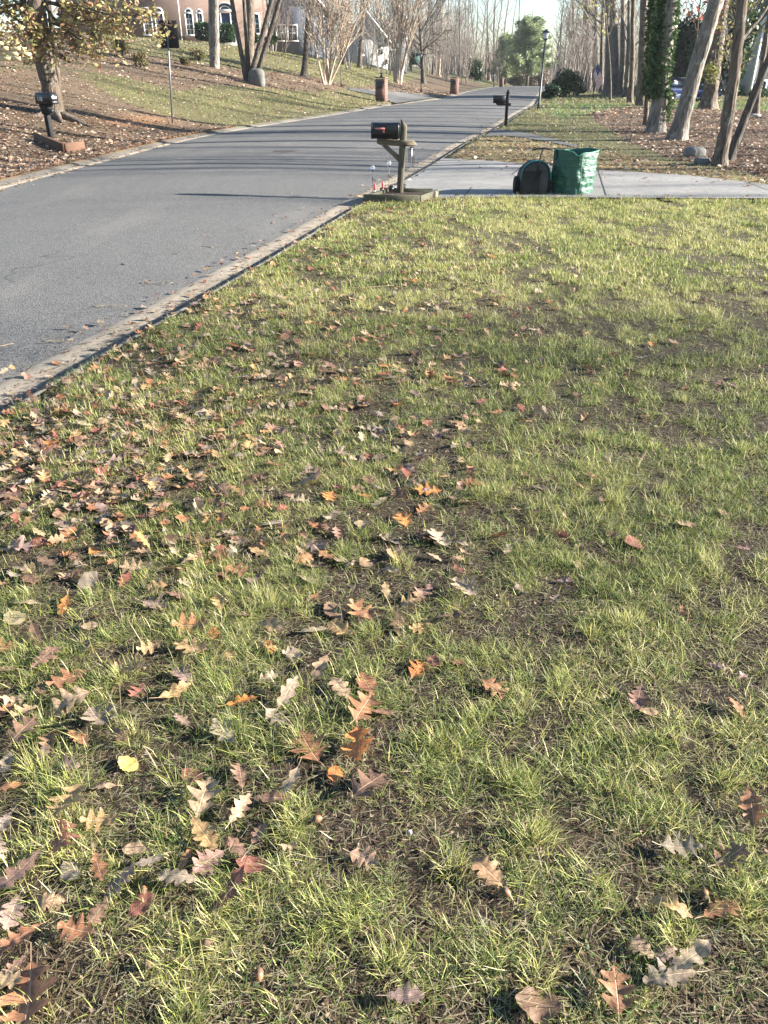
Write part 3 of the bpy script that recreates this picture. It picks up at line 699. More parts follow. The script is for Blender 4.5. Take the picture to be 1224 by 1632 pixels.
# low leafy boughs of that tree hanging over the bank and the sign
rg = np.random.default_rng(12); out, tips = [], []
for (fx, fy, tx, ty, L_) in ((66, 20, 30, 85, 0), (70, 30, 175, 62, 0), (64, 5, 215, 35, 0), (64, 0, 256, 50, 0), (60, 15, 5, 60, 0), (72, 10, 130, 80, 0), (60, 0, 0, 15, 0), (66, 0, 160, 20, 0), (66, -12, 240, 12, 0), (72, 22, 75, 95, 0)):
    Yb = b[1]; p0 = at(fx, fy, Yb) - b; yy = Yb + rg.uniform(-2.2, -.2); p1 = at(tx, ty, yy) - b; dd = p1 - p0; L_ = np.linalg.norm(dd)
    c = dict(n=(0, 9, 6, 4), seg=(1, 9, 5, 3, 2), up=(0, 0, -.02, 0, 0), wig=(0, .06, .13, .15, .2), tip=(1, .2, .3, .5, .6), start=(0, .2, .15, .1), ang=(0, .7, .7, .7), len=(0, .33, .5, .5), rad=(0, .45, .5, .6), rmin=.005)
    branch(p0, dd / L_, L_, .05, 1, c, rg, out, tips)
limbs(out, 1, 9, rg).build('bough', M['bark_dark'], tr, smooth=True)
pts = np.array(tips); pts = pts[rg.random(len(pts)) < .9]
leaves_at(pts, 4, .11, .066, YEL, rg).build('foliage', M['leaf_col'], tr, colattr=True)
# exposed roots of the tree
mb = MB()
for a_, L_ in ((-.5, 1.5), (-1.1, 1.0), (-2.2, .9), (-.1, .8)):
    P = []
    for k in range(8):
        s_ = k / 7 * L_ + .15; x_, y_ = b[0] + s_ * math.cos(a_), b[1] + s_ * math.sin(a_)
        P.append((x_ - b[0], y_ - b[1], float(gz(x_, y_)) - b[2] + .10 * (1 - k / 7) - .03))
    mb.tube(P, np.linspace(.12, .03, 8), 7)
mb.build('root', M['bark_brown'], tr, smooth=True)

def simple(px, py, top, dia_px, label, seed, mat='bark_brown', hgt=15, cfg=TALL, first=.35, **k):
    p = w_at(px, py); d = dia_px / hsc(p[1])
    return put_tree(k.pop('name', 'bare_tree'), p, top, d, hgt, cfg, M[mat], label, seed=seed, first=first, **k)
p = w_at(341, 108)
put_tree('bare_tree', p, None, 0, 0, TALL, M['bark_grey'], 'tall pair of fused grey trunks in front of the brick house, behind the road sign', seed=21, stems=[((331, 0), 9 / hsc(p[1]), 14, (-.06, 0)), ((346, 0), 12 / hsc(p[1]), 15, (.07, .05))])
p = w_at(398, 131)
put_tree('bare_tree', p, None, 0, 0, TALL, M['bark_dark'], 'dark multi-stemmed tree spreading up from beside the standing boulder', seed=22, stems=[((376, 0), 8 / hsc(p[1]), 12, (-.15, 0)), ((424, -2), 9 / hsc(p[1]), 12, (0, -.1)), ((443, 0), 9 / hsc(p[1]), 12, (.28, .1)), ((386, 0), 7 / hsc(p[1]), 12, (-.05, .1))])
simple(396, 112, (399, 0), 15, 'thick straight grey-brown trunk rising behind the multi-stemmed tree', 23, 'bark_brown', 18)
simple(484, 122, (488, 0), 9, 'slim dark straight tree between the boulder and the crepe myrtle', 24, 'bark_dark', 14)
simple(463, 80, (461, 0), 12, 'stout brown trunk in front of the grey-blue house', 25, 'bark_brown', 17)
CM = dict(n=(13, 9, 8), seg=(8, 5, 4, 3), up=(.0, .04, .02, 0), wig=(.05, .08, .12, .16), tip=(.3, .3, .4, .5), start=(.3, .2, .15), ang=(.45, .5, .6), len=(.45, .5, .5), rad=(.5, .6, .6), rmin=.012)
p = w_at(521, 134)
put_tree('crepe_myrtle', p, None, 0, 0, CM, M['bark_pale'], 'pale many-stemmed crepe myrtle on the lawn beside the thin black lamp post', seed=26, stems=[((tx, 0), 3.6 / hsc(p[1]), 4.6, (o_, o_ * .5)) for tx, o_ in ((486, -.14), (502, -.1), (515, -.05), (527, 0), (540, .05), (556, .1), (578, .15), (533, .12))], foliage=dict(cols=[(.20, .15, .11), (.27, .21, .16)], per=2, size=.05, keep=.5))
p = w_at(634, 133)
put_tree('crepe_myrtle', p, None, 0, 0, CM, M['bark_pale'], 'larger tan many-stemmed tree behind the near brick mailbox pillar', seed=27, stems=[((tx, 0), dd / hsc(p[1]), 6.5, (o_, 0)) for tx, o_, dd in ((612, -.28, 3), (636, -.1, 6), (645, 0, 6), (660, .12, 5), (672, .22, 5), (628, -.2, 3))], first=.35)
p = w_at(675, 133); SPM = dict(SPREAD); SPM['n'] = (20, 10, 9, 5); SPM['rmin'] = .015; SPM['ang'] = (1.0, .6, .6, .6); SPM['start'] = (.13, .15, .15, .1)
put_tree('spreading_maple', p, (676, 0), 6.5 / hsc(p[1]), 8.6, SPM, M['bark_dark'], 'dark low-branching bare maple spreading over the verge, left of the far brick pillar', seed=28, first=.17)
simple(690, 119, (694, 0), 4, 'small dark leaning tree behind the bare maple', 29, 'bark_dark', 7)
simple(699, 121, (703, 0), 5, 'short pale-barked tree just right of the small dark leaning tree', 30, 'bark_pale', 8)
simple(780, 128, (782, 60), 4, 'small tree with rusty brown leaves by the crest of the road', 31, 'bark_far', 5.0, FAR, .3, foliage=dict(cols=RUST, per=3, size=.09, spread=.2))
simple(573, 108, (575, 0), 7, 'dark reddish trunk left of the white house', 32, 'bark_brown', 14)
simple(548, 104, (545, 0), 6, 'dark brown trunk between the grey-blue house and the white house', 33, 'bark_brown', 13)
simple(595, 98, (592, 0), 10, 'broad brown trunk in front of the white house gable', 34, 'bark_brown', 15)
for i, (bx, by, tx, dd, lb) in enumerate([(711, 112, 716, 5, 'tall thin trunk behind the far brick pillar'), (735, 118, 738, 8, 'stout grey trunk above and right of the far brick pillar'), (722, 116, 718, 4, 'leaning thin trunk between the far brick pillar and the stout grey trunk'), (750, 122, 757, 4, 'slender bare tree beside the dark conifer across the road'), (765, 125, 762, 3, 'thin bare tree just right of the dark conifer across the road')]):
    simple(bx, by, (tx, 0), dd, lb, 40 + i, 'bark_far', 12, FAR, .25)
# near side, right
simple(1004, 164, (1011, 0), 8, 'slim dark tree left of the ivy-covered trunk, on the leaf-strewn ground', 51, 'bark_brown', 14, kink=.05)
simple(1021, 168, (1031, 0), 13, 'stout dark brown trunk just left of the ivy-covered tree', 52, 'bark_brown', 16)
def ivy(p, top, r, z0, z1, n, seed, bulge=.12):
    rg = np.random.default_rng(seed); q = at(top[0], top[1], p[1]) - p; z = z0 + (z1 - z0) * rg.random(n); a = rg.random(n) * 6.283
    rr = (r + bulge * rg.random(n)) * (.85 + .5 * fbm(z * 3, a, .8, seed)); c = np.array((-.04, 0, 0)) + q[None] * (z / q[2])[:, None] + np.stack([np.cos(a) * rr, np.sin(a) * rr, 0 * a], 1)
    return leaves_at(c, 1, .025, .06, [(.03, .065, .02), (.05, .10, .03), (.08, .13, .045)], rg)
p = w_at(1044, 211); t1 = simple(1044, 211, (1068, 0), 24, 'thick tree trunk wrapped in dark green ivy above a bare mossy foot', 53, 'bark_grey', 17)
ivy(p, (1068, 0), .19, .95, 6.5, 10000, 3, .11).build('ivy', M['green_leaf'], t1, colattr=True)
rg = np.random.default_rng(1); q = at(1068, 0, p[1]) - p
cc = np.stack([.22 + .08 * rg.random(260), -.15 - .1 * rg.random(260), .35 + .7 * rg.random(260)], 1)
leaves_at(cc, 1, .06, .045, [(.05, .10, .03), (.12, .17, .06)], rg).build('ivy', M['green_leaf'], t1, colattr=True)
p = w_at(1029, 200); t2 = simple(1029, 200, (1043, 0), 7, 'thin ivy-clad stem close beside the thick ivy-covered trunk', 54, 'bark_brown', 12)
ivy(p, (1043, 0), .07, .9, 6.0, 3800, 4, .10).build('ivy', M['green_leaf'], t2, colattr=True)
p = w_at(1078, 223)
put_tree('bare_tree', p, None, 0, 0, TALL, M['bark_grey'], 'large pale grey trunk leaning right with furrowed bark, right of the ivy tree', seed=55, stems=[((1124, 0), 25 / hsc(p[1]), 17, (0, 0))], first=.3)
p = w_at(1146, 264)
put_tree('bare_tree', p, None, 0, 0, TALL, M['bark_brown'], 'knotty trunk with sparse olive leaves standing left of the dark leaning trunk', seed=56, stems=[((1188, 0), 19 / hsc(p[1]), 13, (0, 0))], first=.12, kink=.06, foliage=dict(cols=OLIVE + YEL[:2], per=2, size=.05, spread=.1, keep=.35, maxz=4.2))
simple(1161, 255, (1262, 0), 13, 'dark bare trunk leaning far to the right near the two stones', 57, 'bark_dark', 13)
simple(1128, 173, (1158, 0), 23, 'broad dark trunk directly right of the blue car', 58, 'bark_brown', 17)
simple(1204, 183, (1236, 0), 9, 'slender brown trunk in front of the white house at the right edge', 59, 'bark_brown', 12)
WOOD = [(903, 128, 898, 5), (912, 132, 914, 4), (921, 133, 919, 7), (930, 134, 934, 6), (938, 138, 934, 12), (950, 140, 953, 9), (958, 142, 965, 7), (967, 143, 974, 12), (979, 146, 985, 15), (987, 146, 996, 8), (947, 132, 940, 4), (893, 128, 889, 4), (995, 150, 1001, 6), (885, 126, 878, 3)]
wl = ['thin pale', 'straight thin', 'medium grey', 'slightly leaning', 'thick pale grey', 'straight brown', 'narrow dark', 'stout brown', 'thickest dark', 'slim dark', 'spindly pale', 'skinny grey', 'narrow leaning', 'faint slender']
wp = ['behind the left side of the evergreen shrubs', 'over the middle of the evergreen shrubs', 'above the right side of the evergreen shrubs', 'just right of the evergreen shrubs', 'left of the small flag', 'directly behind the small flag', 'just right of the small flag', 'on the mound beyond the lawn', 'crowning the leaf mound beyond the lawn', 'against the thickest trunk on the mound', 'far behind the small flag', 'left of the evergreen shrubs top', 'between the mound and the dark brown trunks', 'right of the street lamp head']
for i, (bx, by, tx, dd) in enumerate(WOOD):
    simple(bx, by + 6, (tx, 0), dd, wl[i] + ' bare tree ' + wp[i], 70 + i, 'bark_far' if i % 3 else 'bark_brown', 14, FAR if dd < 8 else TALL, .2 if dd < 8 else .3, group='bare trees in the wood beyond the lawn')
# far wood: copies of a few bare trees
protos = []
for i in range(4):
    rg = np.random.default_rng(200 + i); r0 = empty('bare_tree', (0, 0, 0)); out, tips = [], []
    branch((0, 0, -.3), (rg.normal(0, .04), rg.normal(0, .04), 1), 13 + 2 * i, .17, 0, FAR, rg, out, tips)
    limbs(out, 0, 0, rg, (6, 4, 3, 3, 3)).build('trunk', M['bark_far'], r0, smooth=True); limbs(out, 1, 9, rg, (6, 4, 3, 3, 3)).build('crown', M['bark_far'], r0, smooth=True)
    protos.append([r0, 0])
rg = np.random.default_rng(77)
def wood(px0, px1, Y0, Y1, n, label, grp, s0=.8, s1=1.25):
    for i in range(n):
        Y = rg.uniform(Y0, Y1); px = px0 + (px1 - px0) * (i + rg.random()) / n; x = (px - 612) / hsc(Y)
        if LK(Y) - 2 < x < RK(Y) + 2: Y = max(Y, 165); x = (px - 612) / hsc(Y)
        pr = protos[rg.integers(0, 4)]; o = pr[0] if pr[1] == 0 else copy_tree(pr[0]); pr[1] = 1
        o.location = (x, Y, float(gz(x, Y))); o.rotation_euler = (0, 0, rg.random() * 6.28); s = rg.uniform(s0, s1); o.scale = (s, s, s)
        tag(o, label, 'tree', grp)
wood(700, 800, 125, 175, 16, 'bare grey-brown tree in the wood beyond the left side of the road crest', 'bare trees left of the road crest')
wood(800, 905, 195, 240, 5, 'bare tree in the far wood beyond the road crest', 'bare trees beyond the road crest', .9, 1.3)
wood(880, 1075, 90, 150, 26, 'bare tree deep in the wood right of the road', 'bare trees deep in the wood on the right')
wood(470, 700, 112, 150, 18, 'bare tree behind the houses across the road', 'bare trees behind the houses')
wood(420, 500, 100, 130, 4, 'bare tree between the brick house and the grey-blue house', 'bare trees between the houses')
SAP = dict(n=(9, 7, 6), seg=(6, 5, 4, 2), up=(.02, .05, .03, 0), wig=(.06, .1, .14, .18), tip=(.3, .3, .4, .5), start=(.1, .15, .1), ang=(.5, .6, .65), len=(.6, .5, .5), rad=(.5, .55, .6), rmin=.010)
for q in range(2):
    r0 = empty('sapling', (0, 0, 0)); out, tips = [], []; rg2 = np.random.default_rng(500 + q)
    for k in range(3 + q): a = k * 2.1; branch((.1 * math.cos(a), .1 * math.sin(a), -.2), (.22 * math.cos(a), .22 * math.sin(a), 1), 5.2, .045, 0, SAP, rg2, out, tips)
    limbs(out, 0, 0, rg2, (5, 4, 3, 3)).build('trunk', M['bark_twig'] if 'bark_twig' in M else M.setdefault('bark_twig', bark('bark_twig', (.08, .068, .058), (.21, .18, .155))), r0); limbs(out, 1, 9, rg2, (5, 4, 3, 3)).build('crown', M['bark_twig'], r0); protos.append([r0, 0])
def saps(px0, px1, Y0, Y1, n, label, grp, s0, s1):
    for i in range(n):
        Y = rg.uniform(Y0, Y1); px = px0 + (px1 - px0) * (i + rg.random()) / n; x = (px - 612) / hsc(Y)
        if LK(Y) - 1.5 < x < RK(Y) + 1.5: continue
        pr = protos[4 + i % 2]; o = pr[0] if pr[1] == 0 else copy_tree(pr[0]); pr[1] = 1
        o.location = (x, Y, float(gz(x, Y))); o.rotation_euler = (0, 0, rg.random() * 6.28); s_ = rg.uniform(s0, s1); o.scale = (s_, s_, s_); tag(o, label, 'tree', grp)
saps(880, 1060, 72, 110, 20, 'bare many-stemmed sapling between the trunks of the right-hand wood', 'saplings in the right-hand wood', .8, 1.5)
saps(690, 800, 100, 150, 16, 'bare many-stemmed sapling in the wood left of the road crest', 'saplings left of the road crest', .9, 1.6)
saps(430, 560, 62, 82, 6, 'bare many-stemmed sapling in front of the grey-blue house', 'saplings in front of the grey-blue house', .8, 1.2)
saps(585, 640, 74, 90, 4, 'bare sapling screening the white gabled house', 'saplings screening the white house', .8, 1.2)
saps(560, 700, 98, 120, 9, 'bare many-stemmed sapling near the white house', 'saplings near the white house', .8, 1.3)
mb = MB(); m = 60000; rng = np.random.default_rng(99)
pxx = rng.uniform(430, 1300, m); Yw = rng.uniform(185, 290, m); xx = (pxx - 612) / 1406 * Yw; dens = np.where((pxx > 750) & (pxx < 900), .22, .85)
hmax = 17 * dens * (.7 + .6 * vnoise(xx, Yw * 0, 9, 5)); zz = gz(xx, Yw) + hmax * rng.random(m) ** 1.7
k = (xx < LK(Yw) - 3) | (xx > RK(Yw) + 3); xx, Yw, zz = xx[k], Yw[k], zz[k]; m = len(xx)
blades(mb, xx, Yw, zz, rng.uniform(1.2, 3.4, m), rng.uniform(.05, .13, m), rng.random(m) * 6.283, rng.normal(.1, .75, m), rng.uniform(-.5, .5, m), np.array([(.15, .13, .115), (.20, .175, .155), (.10, .088, .08), (.24, .215, .195), (.18, .13, .10)])[rng.integers(0, 5, m)], 2)
tag(mb.build('distant_wood', M['litter'], colattr=True), 'hazy mass of leafless trees closing the view beyond the road', 'wood', kind='stuff')
rng = np.random.default_rng(71)
# out of frame to the right: the trees whose shadows cross the lawn and road
for i, (x, y, s) in enumerate([(44, -5, 1.0), (52, -.5, 1.15), (38, 3.5, .85), (60, 6, 1.2), (47, 9.5, .95), (33, 13, .8), (55, 13.5, 1.2), (26, 17, 1.0), (23, 21, 1.0), (33, 19.5, 1.1), (40, 24, 1.2), (30, 27, 1.1), (38, 31, 1.1), (27, 34, 1), (44, 27, 1.2), (66, 1.5, 1.2), (34, 44, 1.1), (28, 52, 1.0), (70, 11, 1.2)]):
    o = copy_tree(protos[i % 4][0]); o.location = (x, y, float(gz(x, y))); o.rotation_euler = (0, 0, i * 1.3); o.scale = (s, s, s)
    tag(o, 'bare tree standing in the yard right of the lawn', 'tree', 'bare trees in the right yard')

# evergreens: leaf clumps over an uneven crown
def blob(n, c, rad, rg, lumps=9):
    """points through an uneven crown volume, thicker toward the skin"""
    L_ = rg.normal(0, 1, (lumps, 3)); L_ /= np.linalg.norm(L_, axis=1)[:, None]; L_ *= rg.uniform(.3, .75, (lumps, 1)); lr = rg.uniform(.35, .6, lumps)
    k = rg.integers(0, lumps, n); d = rg.normal(0, 1, (n, 3)); d /= np.linalg.norm(d, axis=1)[:, None]
    P = L_[k] + d * (lr[k] * rg.random(n) ** .35)[:, None]
    P = P * np.array(rad) + np.array(c); return P
def bush(name, px, py, wpx, hpx, label, seed, cols=DKG, leaf=.05, n=3500, cat='shrub', group=None, Y=None, flatb=True, lumps=9, mat='green_leaf', stem=True):
    p = w_at(px, py) if Y is None else np.array((*((px - 612) / hsc(Y), Y), at(px, py, Y)[2])); rg = np.random.default_rng(seed)
    w_ = wpx / hsc(p[1]) / 2; h_ = hpx / vsc(p[1])
    root = empty(name, tuple(p), 0, label, cat, group)
    P = blob(n, (0, 0, h_ * .5), (w_, w_ * .8, h_ * .5), rg, lumps); P = P[P[:, 2] > .02]
    leaves_at(P, 1, leaf * .3, leaf, cols, rg, 1).build('foliage', M[mat], root, colattr=True)
    if stem:
        mb = MB()
        for k in range(5):
            a = rg.random() * 6.28; mb.tube([(0, 0, -.1), (.12 * w_ * math.cos(a), .12 * w_ * math.sin(a), h_ * .3), (.45 * w_ * math.cos(a), .45 * w_ * math.sin(a), h_ * .75)], [.05, .035, .012], 5)
        mb.build('stem', M['bark_dark'], root, smooth=True)
    return root
bush('evergreen_shrub', 900, 156, 52, 46, 'large rounded dark evergreen shrub right of the street lamp', 301, leaf=.075, n=6500, lumps=14)
bush('juniper_shrub', 876, 158, 30, 26, 'low feathery dark juniper at the foot of the street lamp', 302, [(.025, .055, .028), (.04, .08, .04)], .06, 3500, lumps=7)
bush('evergreen_shrub', 921, 153, 22, 18, 'small lighter green shrub at the right end of the dark evergreens', 303, [(.06, .09, .03), (.10, .13, .05), (.035, .07, .02)], .06, 2000)
def hedge(px, py, wpx, hpx, label, seed, Y):
    p = at(px, py, Y); rg = np.random.default_rng(seed); w_ = wpx / hsc(Y); h_ = hpx / vsc(Y)
    root = empty('clipped_hedge', tuple(p), 0, label, 'hedge')
    n = 2600; P = rg.uniform(-1, 1, (n, 3)); nn = (np.abs(P) ** 6).sum(1) ** (1 / 6.0); P = P / nn[:, None] * (.9 + .1 * rg.random((n, 1)))
    P = P * (w_ / 2, .6, h_ / 2 + .1) + (0, 0, h_ / 2)
    leaves_at(P, 1, .03, .10, DKG, rg, 1).build('foliage', M['green_leaf'], root, colattr=True)
    mb = MB(); mb.tube([(0, 0, -.2), (0, 0, h_ * .7)], [.08, .05], 6); mb.build('stem', M['bark_dark'], root)
hedge(328, 61, 29, 21, 'square clipped dark hedge under the tall arched window of the brick house', 311, 75)
hedge(358, 64, 30, 22, 'square clipped dark hedge left of the front door of the brick house', 312, 75)
bush('round_shrub', 410, 70, 14, 18, 'round dark shrub under the right-hand window of the brick house', 313, leaf=.10, n=1400, Y=75)
bush('round_shrub', 436, 74, 22, 20, 'rounded olive-green shrub between the brick house and the grey-blue house', 314, [(.04, .06, .02), (.07, .09, .03)], .09, 1800, Y=74)
bush('dark_conifer', 757, 129, 26, 42, 'dense dark conifer on the verge left of the rusty-leaved tree', 315, DKG, .16, 2600, 'tree', Y=108)
bush('thicket', 858, 141, 52, 42, 'hazy grey-brown thicket of bare shrubs beyond the road crest', 316, [(.20, .15, .12), (.27, .22, .18), (.15, .13, .09)], .18, 3800, 'shrub', Y=150, mat='leaf_col')
bush('thicket', 828, 142, 40, 30, 'green-brown undergrowth at the foot of the far pine', 317, [(.12, .13, .07), (.2, .17, .11)], .18, 2600, 'shrub', Y=155, mat='leaf_col')
for i, (bx, by, ww, hh, Y, lb) in enumerate([(1080, 158, 62, 150, 66, 'tall dark evergreen mass behind the blue car'), (1122, 160, 60, 170, 60, 'tall dark evergreen behind the pale leaning trunk'), (1166, 162, 56, 175, 56, 'tall dark evergreen left of the white house'), (1212, 160, 42, 22, 52, 'low dark clipped shrub below the white house at the right edge'), (1176, 164, 44, 28, 60, 'low dark shrub left of the white house'), (1000, 152, 36, 14, 74, 'low dark shrub on the far side of the mound'), (1046, 150, 30, 60, 86, 'dark evergreen shrub behind the ivy-covered tree')]):
    bush('evergreen_tree' if hh > 100 else 'evergreen_shrub', bx, by, ww, hh, lb, 320 + i, DKG, .14 if hh > 40 else .07, 5200 if hh > 100 else 2200, 'tree' if hh > 100 else 'shrub', Y=Y, lumps=20 if hh > 100 else 9)
# red and olive leafed understory at right
simple(1094, 178, (1108, -30), 4, 'young tree with dark red leaves between the leaning pale trunk and the ivy tree', 341, 'bark_brown', 6.5, FAR, .35, foliage=dict(cols=[(.20, .05, .03), (.28, .07, .04)], per=4, size=.09, spread=.22, keep=.5), name='red_leaved_tree')
simple(1150, 200, (1172, -20), 4, 'young tree with thin olive-yellow leaves over the litter at right', 342, 'bark_grey', 4.8, FAR, .25, foliage=dict(cols=OLIVE + YEL[:2], per=3, size=.06, spread=.15, keep=.5), name='young_tree')
bush('small_shrub', 1128, 135, 40, 40, 'olive-green leafy branch clump in front of the broad dark trunk', 343, OLIVE, .05, 700, 'shrub', Y=36, mat='leaf_col', stem=False)
simple(973, 160, (982, 0), 3, 'thin tree with pale yellow-green leaves in front of the mound trunks', 344, 'bark_brown', 8, FAR, .4, foliage=dict(cols=[(.38, .38, .08), (.30, .32, .08)], per=3, size=.09, spread=.2, keep=.4), name='young_tree')
# azaleas and little bushes on the bank
for i, (bx, by, ww, hh, lb) in enumerate([(318, 98, 34, 24, 'sparse low azalea bush between the road sign and the fused grey trunks'), (296, 104, 22, 16, 'small twiggy shrub right of the road sign'), (225, 108, 30, 26, 'loose leafy shrub on the bank left of the road sign'), (196, 90, 36, 34, 'taller olive shrub high on the bank left of the road sign'), (160, 74, 34, 40, 'dark green shrub below the brick house at upper left')]):
    bush('azalea', bx, by, ww, hh, lb, 350 + i, [(.10, .12, .04), (.20, .17, .07), (.14, .09, .05)], .05, 900 if i < 3 else 1500, lumps=12, mat='leaf_col')
# far pine: feathery boughs
def pine(px, py, top, wpx, Y, label):
    p = np.array(((px - 612) / hsc(Y), Y, float(gz((px - 612) / hsc(Y), Y)))); h_ = at(px, top, Y)[2] - p[2]; rg = np.random.default_rng(5)
    root = empty('white_pine', tuple(p), 0, label, 'tree'); mb = MB(); mb.tube([(0, 0, -.3), (.1, 0, h_ * .5), (0, 0, h_)], [.28, .18, .03], 8); mb.build('trunk', M['bark_far'], root, smooth=True)
    bm, pts = MB(), []
    for k in range(80):
        z = h_ * (.12 + .86 * (k / 95)); a = k * 2.4 + rg.random(); L_ = (wpx / hsc(Y) / 2) * (1.12 - (z / h_) ** 1.1 * .98) * rg.uniform(.6, 1.1)
        q = np.array([(0, 0, z), (.5 * L_ * math.cos(a), .5 * L_ * math.sin(a), z + .05 * L_), (L_ * math.cos(a), L_ * math.sin(a), z + .38 * L_)]); bm.tube(q, [.05, .03, .01], 4)
        for j in range(22):
            s_ = .25 + .75 * rg.random(); pts.append(q[0] * (1 - s_) + q[2] * s_ + rg.normal(0, .16, 3))
    bm.build('limb', M['bark_far'], root)
    leaves_at(pts, 13, .17, .30, [(.24, .30, .15), (.31, .36, .18), (.17, .23, .11), (.37, .40, .22)], rg, .6, .13).build('foliage', M['green_leaf'], root, colattr=True)
pine(840, 136, 14, 104, 140, 'tall soft yellow-green pine beyond the crest of the road')
pine(804, 138, 46, 52, 150, 'smaller bluish-green pine left of the tall far pine')
#--PART3--
# ------------------------------------------------------------------ houses
def window(root, x, z, w_, h_, wallmat=None, arch=False, y=0.0, muntin=(2, 4)):
    """window on the wall plane y=0 facing -y, sill centre at x,z"""
    f = MB(); t_ = .10
    f.box((x - w_ / 2 - t_ / 2, y - .05, z + h_ / 2), (t_, .12, h_ + .12)); f.box((x + w_ / 2 + t_ / 2, y - .05, z + h_ / 2), (t_, .12, h_ + .12))
    f.box((x, y - .07, z - .05), (w_ + .36, .18, .10)); f.box((x, y - .052, z + h_ + .06), (w_ + 2 * t_, .13, .12))
    if arch:
        P = [(x + (w_ / 2 + .03) * math.cos(a), y - .05, z + h_ + .1 + (w_ / 2) * math.sin(a)) for a in np.linspace(0, math.pi, 13)]
        f.tube(P, .075, 6)
    fr = f.build('window', M['white'], root)
    p = MB(); p.box((x, y - .012, z + h_ / 2), (w_, .03, h_))
    if arch: p.prism([(0, 0)] + [(w_ / 2 * math.cos(a), w_ / 2 * math.sin(a)) for a in np.linspace(0, math.pi, 11)], .03, T4((x, y - .012, z + h_ + .1), (math.pi / 2, 0, 0)))
    p.build('pane', M['glass'], fr)
    g = MB()
    for i in range(1, muntin[0]): g.box((x - w_ / 2 + w_ * i / muntin[0], y - .04, z + h_ / 2), (.035, .02, h_))
    for i in range(1, muntin[1]): g.box((x, y - .043, z + h_ * i / muntin[1]), (w_, .02, .06 if i * 2 == muntin[1] else .035))
    g.build('muntin', M['white'], fr)
def gable(mb, x0, x1, y0, y1, z0, z1, over=.4):
    xm = (x0 + x1) / 2
    for s_ in (-1, 1):
        xe = x0 - over if s_ < 0 else x1 + over; ze = z0 - over * (z1 - z0) / ((x1 - x0) / 2)
        V = [(xe, y0 - over, ze), (xm, y0 - over, z1), (xm, y1 + over, z1), (xe, y1 + over, ze)]
        V = np.array(V + [(a, b_, c + .16) for a, b_, c in V]); mb.raw(V, [(0, 1, 2, 3), (7, 6, 5, 4), (0, 4, 5, 1), (3, 2, 6, 7), (0, 3, 7, 4), (1, 5, 6, 2)])
Yh = 78; hx = (424 - 612) / hsc(Yh); hz = at(424, 69, Yh)[2]
hs = empty('brick_house', (hx, Yh, hz), R_(4), 'large salmon brick house with white arched doorway on the hill across the road', 'house')
mb = MB(); mb.box((-8.5, 5, 2.7), (17, 10, 7.4)); mb.build('wall', M['brick_house'], hs)
mb = MB(); V = []
mb.raw([(-17.5, -.5, 6.3), (.5, -.5, 6.3), (.5, 10.5, 6.3), (-17.5, 10.5, 6.3), (-13, 5, 9.6), (-4, 5, 9.6)], [(0, 1, 5, 4), (2, 3, 4, 5)]); mb.f[3].append(np.array([(1, 2, 5), (3, 0, 4)])); mb.build('roof', M['roof'], hs)
mb = MB(); mb.box((-8.5, -.3, 6.25), (18, .5, .3)); mb.build('cornice', M['white'], hs)
def hxp(px): return (px - 424) / hsc(Yh)
for px, z0, w_, h_, ar in ((313, .62, .52, 1.5, True), (329, .62, .4, 1.5, True), (413, .75, .62, 1.35, False), (268, .62, .6, 1.5, True), (250, .62, .6, 1.5, True)):
    window(hs, hxp(px), z0, w_, h_, arch=ar)
for px in (413, 391, 369, 313, 268, 245): window(hs, hxp(px), 3.45, .75, 1.5)
dx = hxp(368.5); mb = MB()
mb.box((dx - .72, -.06, 1.15), (.16, .16, 2.3)); mb.box((dx + .72, -.06, 1.15), (.16, .16, 2.3)); mb.box((dx - .42, -.06, 1.15), (.10, .14, 2.3)); mb.box((dx + .42, -.06, 1.15), (.10, .14, 2.3)); mb.box((dx, -.07, 2.36), (1.7, .2, .14))
P = [(dx + .76 * math.cos(a), -.06, 2.42 + .5 * math.sin(a)) for a in np.linspace(0, math.pi, 15)]; mb.tube(P, .07, 6)
P = [(dx + .42 * math.cos(a), -.06, 2.42 + .27 * math.sin(a)) for a in np.linspace(0, math.pi, 9)]; mb.tube(P, .03, 4)
for k in range(1, 6): 
    for s_ in (-1, 1): mb.box((dx + s_ * .57, -.045, k * .4), (.24, .06, .04))
df_ = mb.build('door_surround', M['white'], hs)
mb = MB(); mb.prism([(.70 * math.cos(a), .46 * math.sin(a)) for a in np.linspace(0, math.pi, 11)], .03, T4((dx, -.02, 2.43), (math.pi / 2, 0, 0)))
for s_ in (-1, 1): mb.box((dx + s_ * .57, -.015, 1.15), (.2, .03, 2.2))
mb.build('fanlight', M['glass'], df_)
mb = MB(); mb.box((dx, -.02, 1.1), (.76, .06, 2.2), bev=.01); dd = mb.build('door', M['door_blue'], hs)
mb = MB(); mb.box((dx + .3, -.07, 1.05), (.04, .06, .12), bev=.01); mb.build('handle', M['steel'], dd)
mb = MB(); mb.box((dx, -.7, -.1), (2.2, 1.5, .2)); mb.box((dx, -1.6, -.2), (2.0, .4, .2)); mb.build('step', M['concrete'], hs)
mb = MB(); mb.tube([(hxp(299), -.08, -.4), (hxp(299), -.08, 6.1)], .05, 6); mb.build('downpipe', M['white'], hs)
mb = MB(); mb.box((-13.2, 5, 8.9), (.9, 1.4, 2.8)); mb.build('chimney', M['brick_house'], hs)

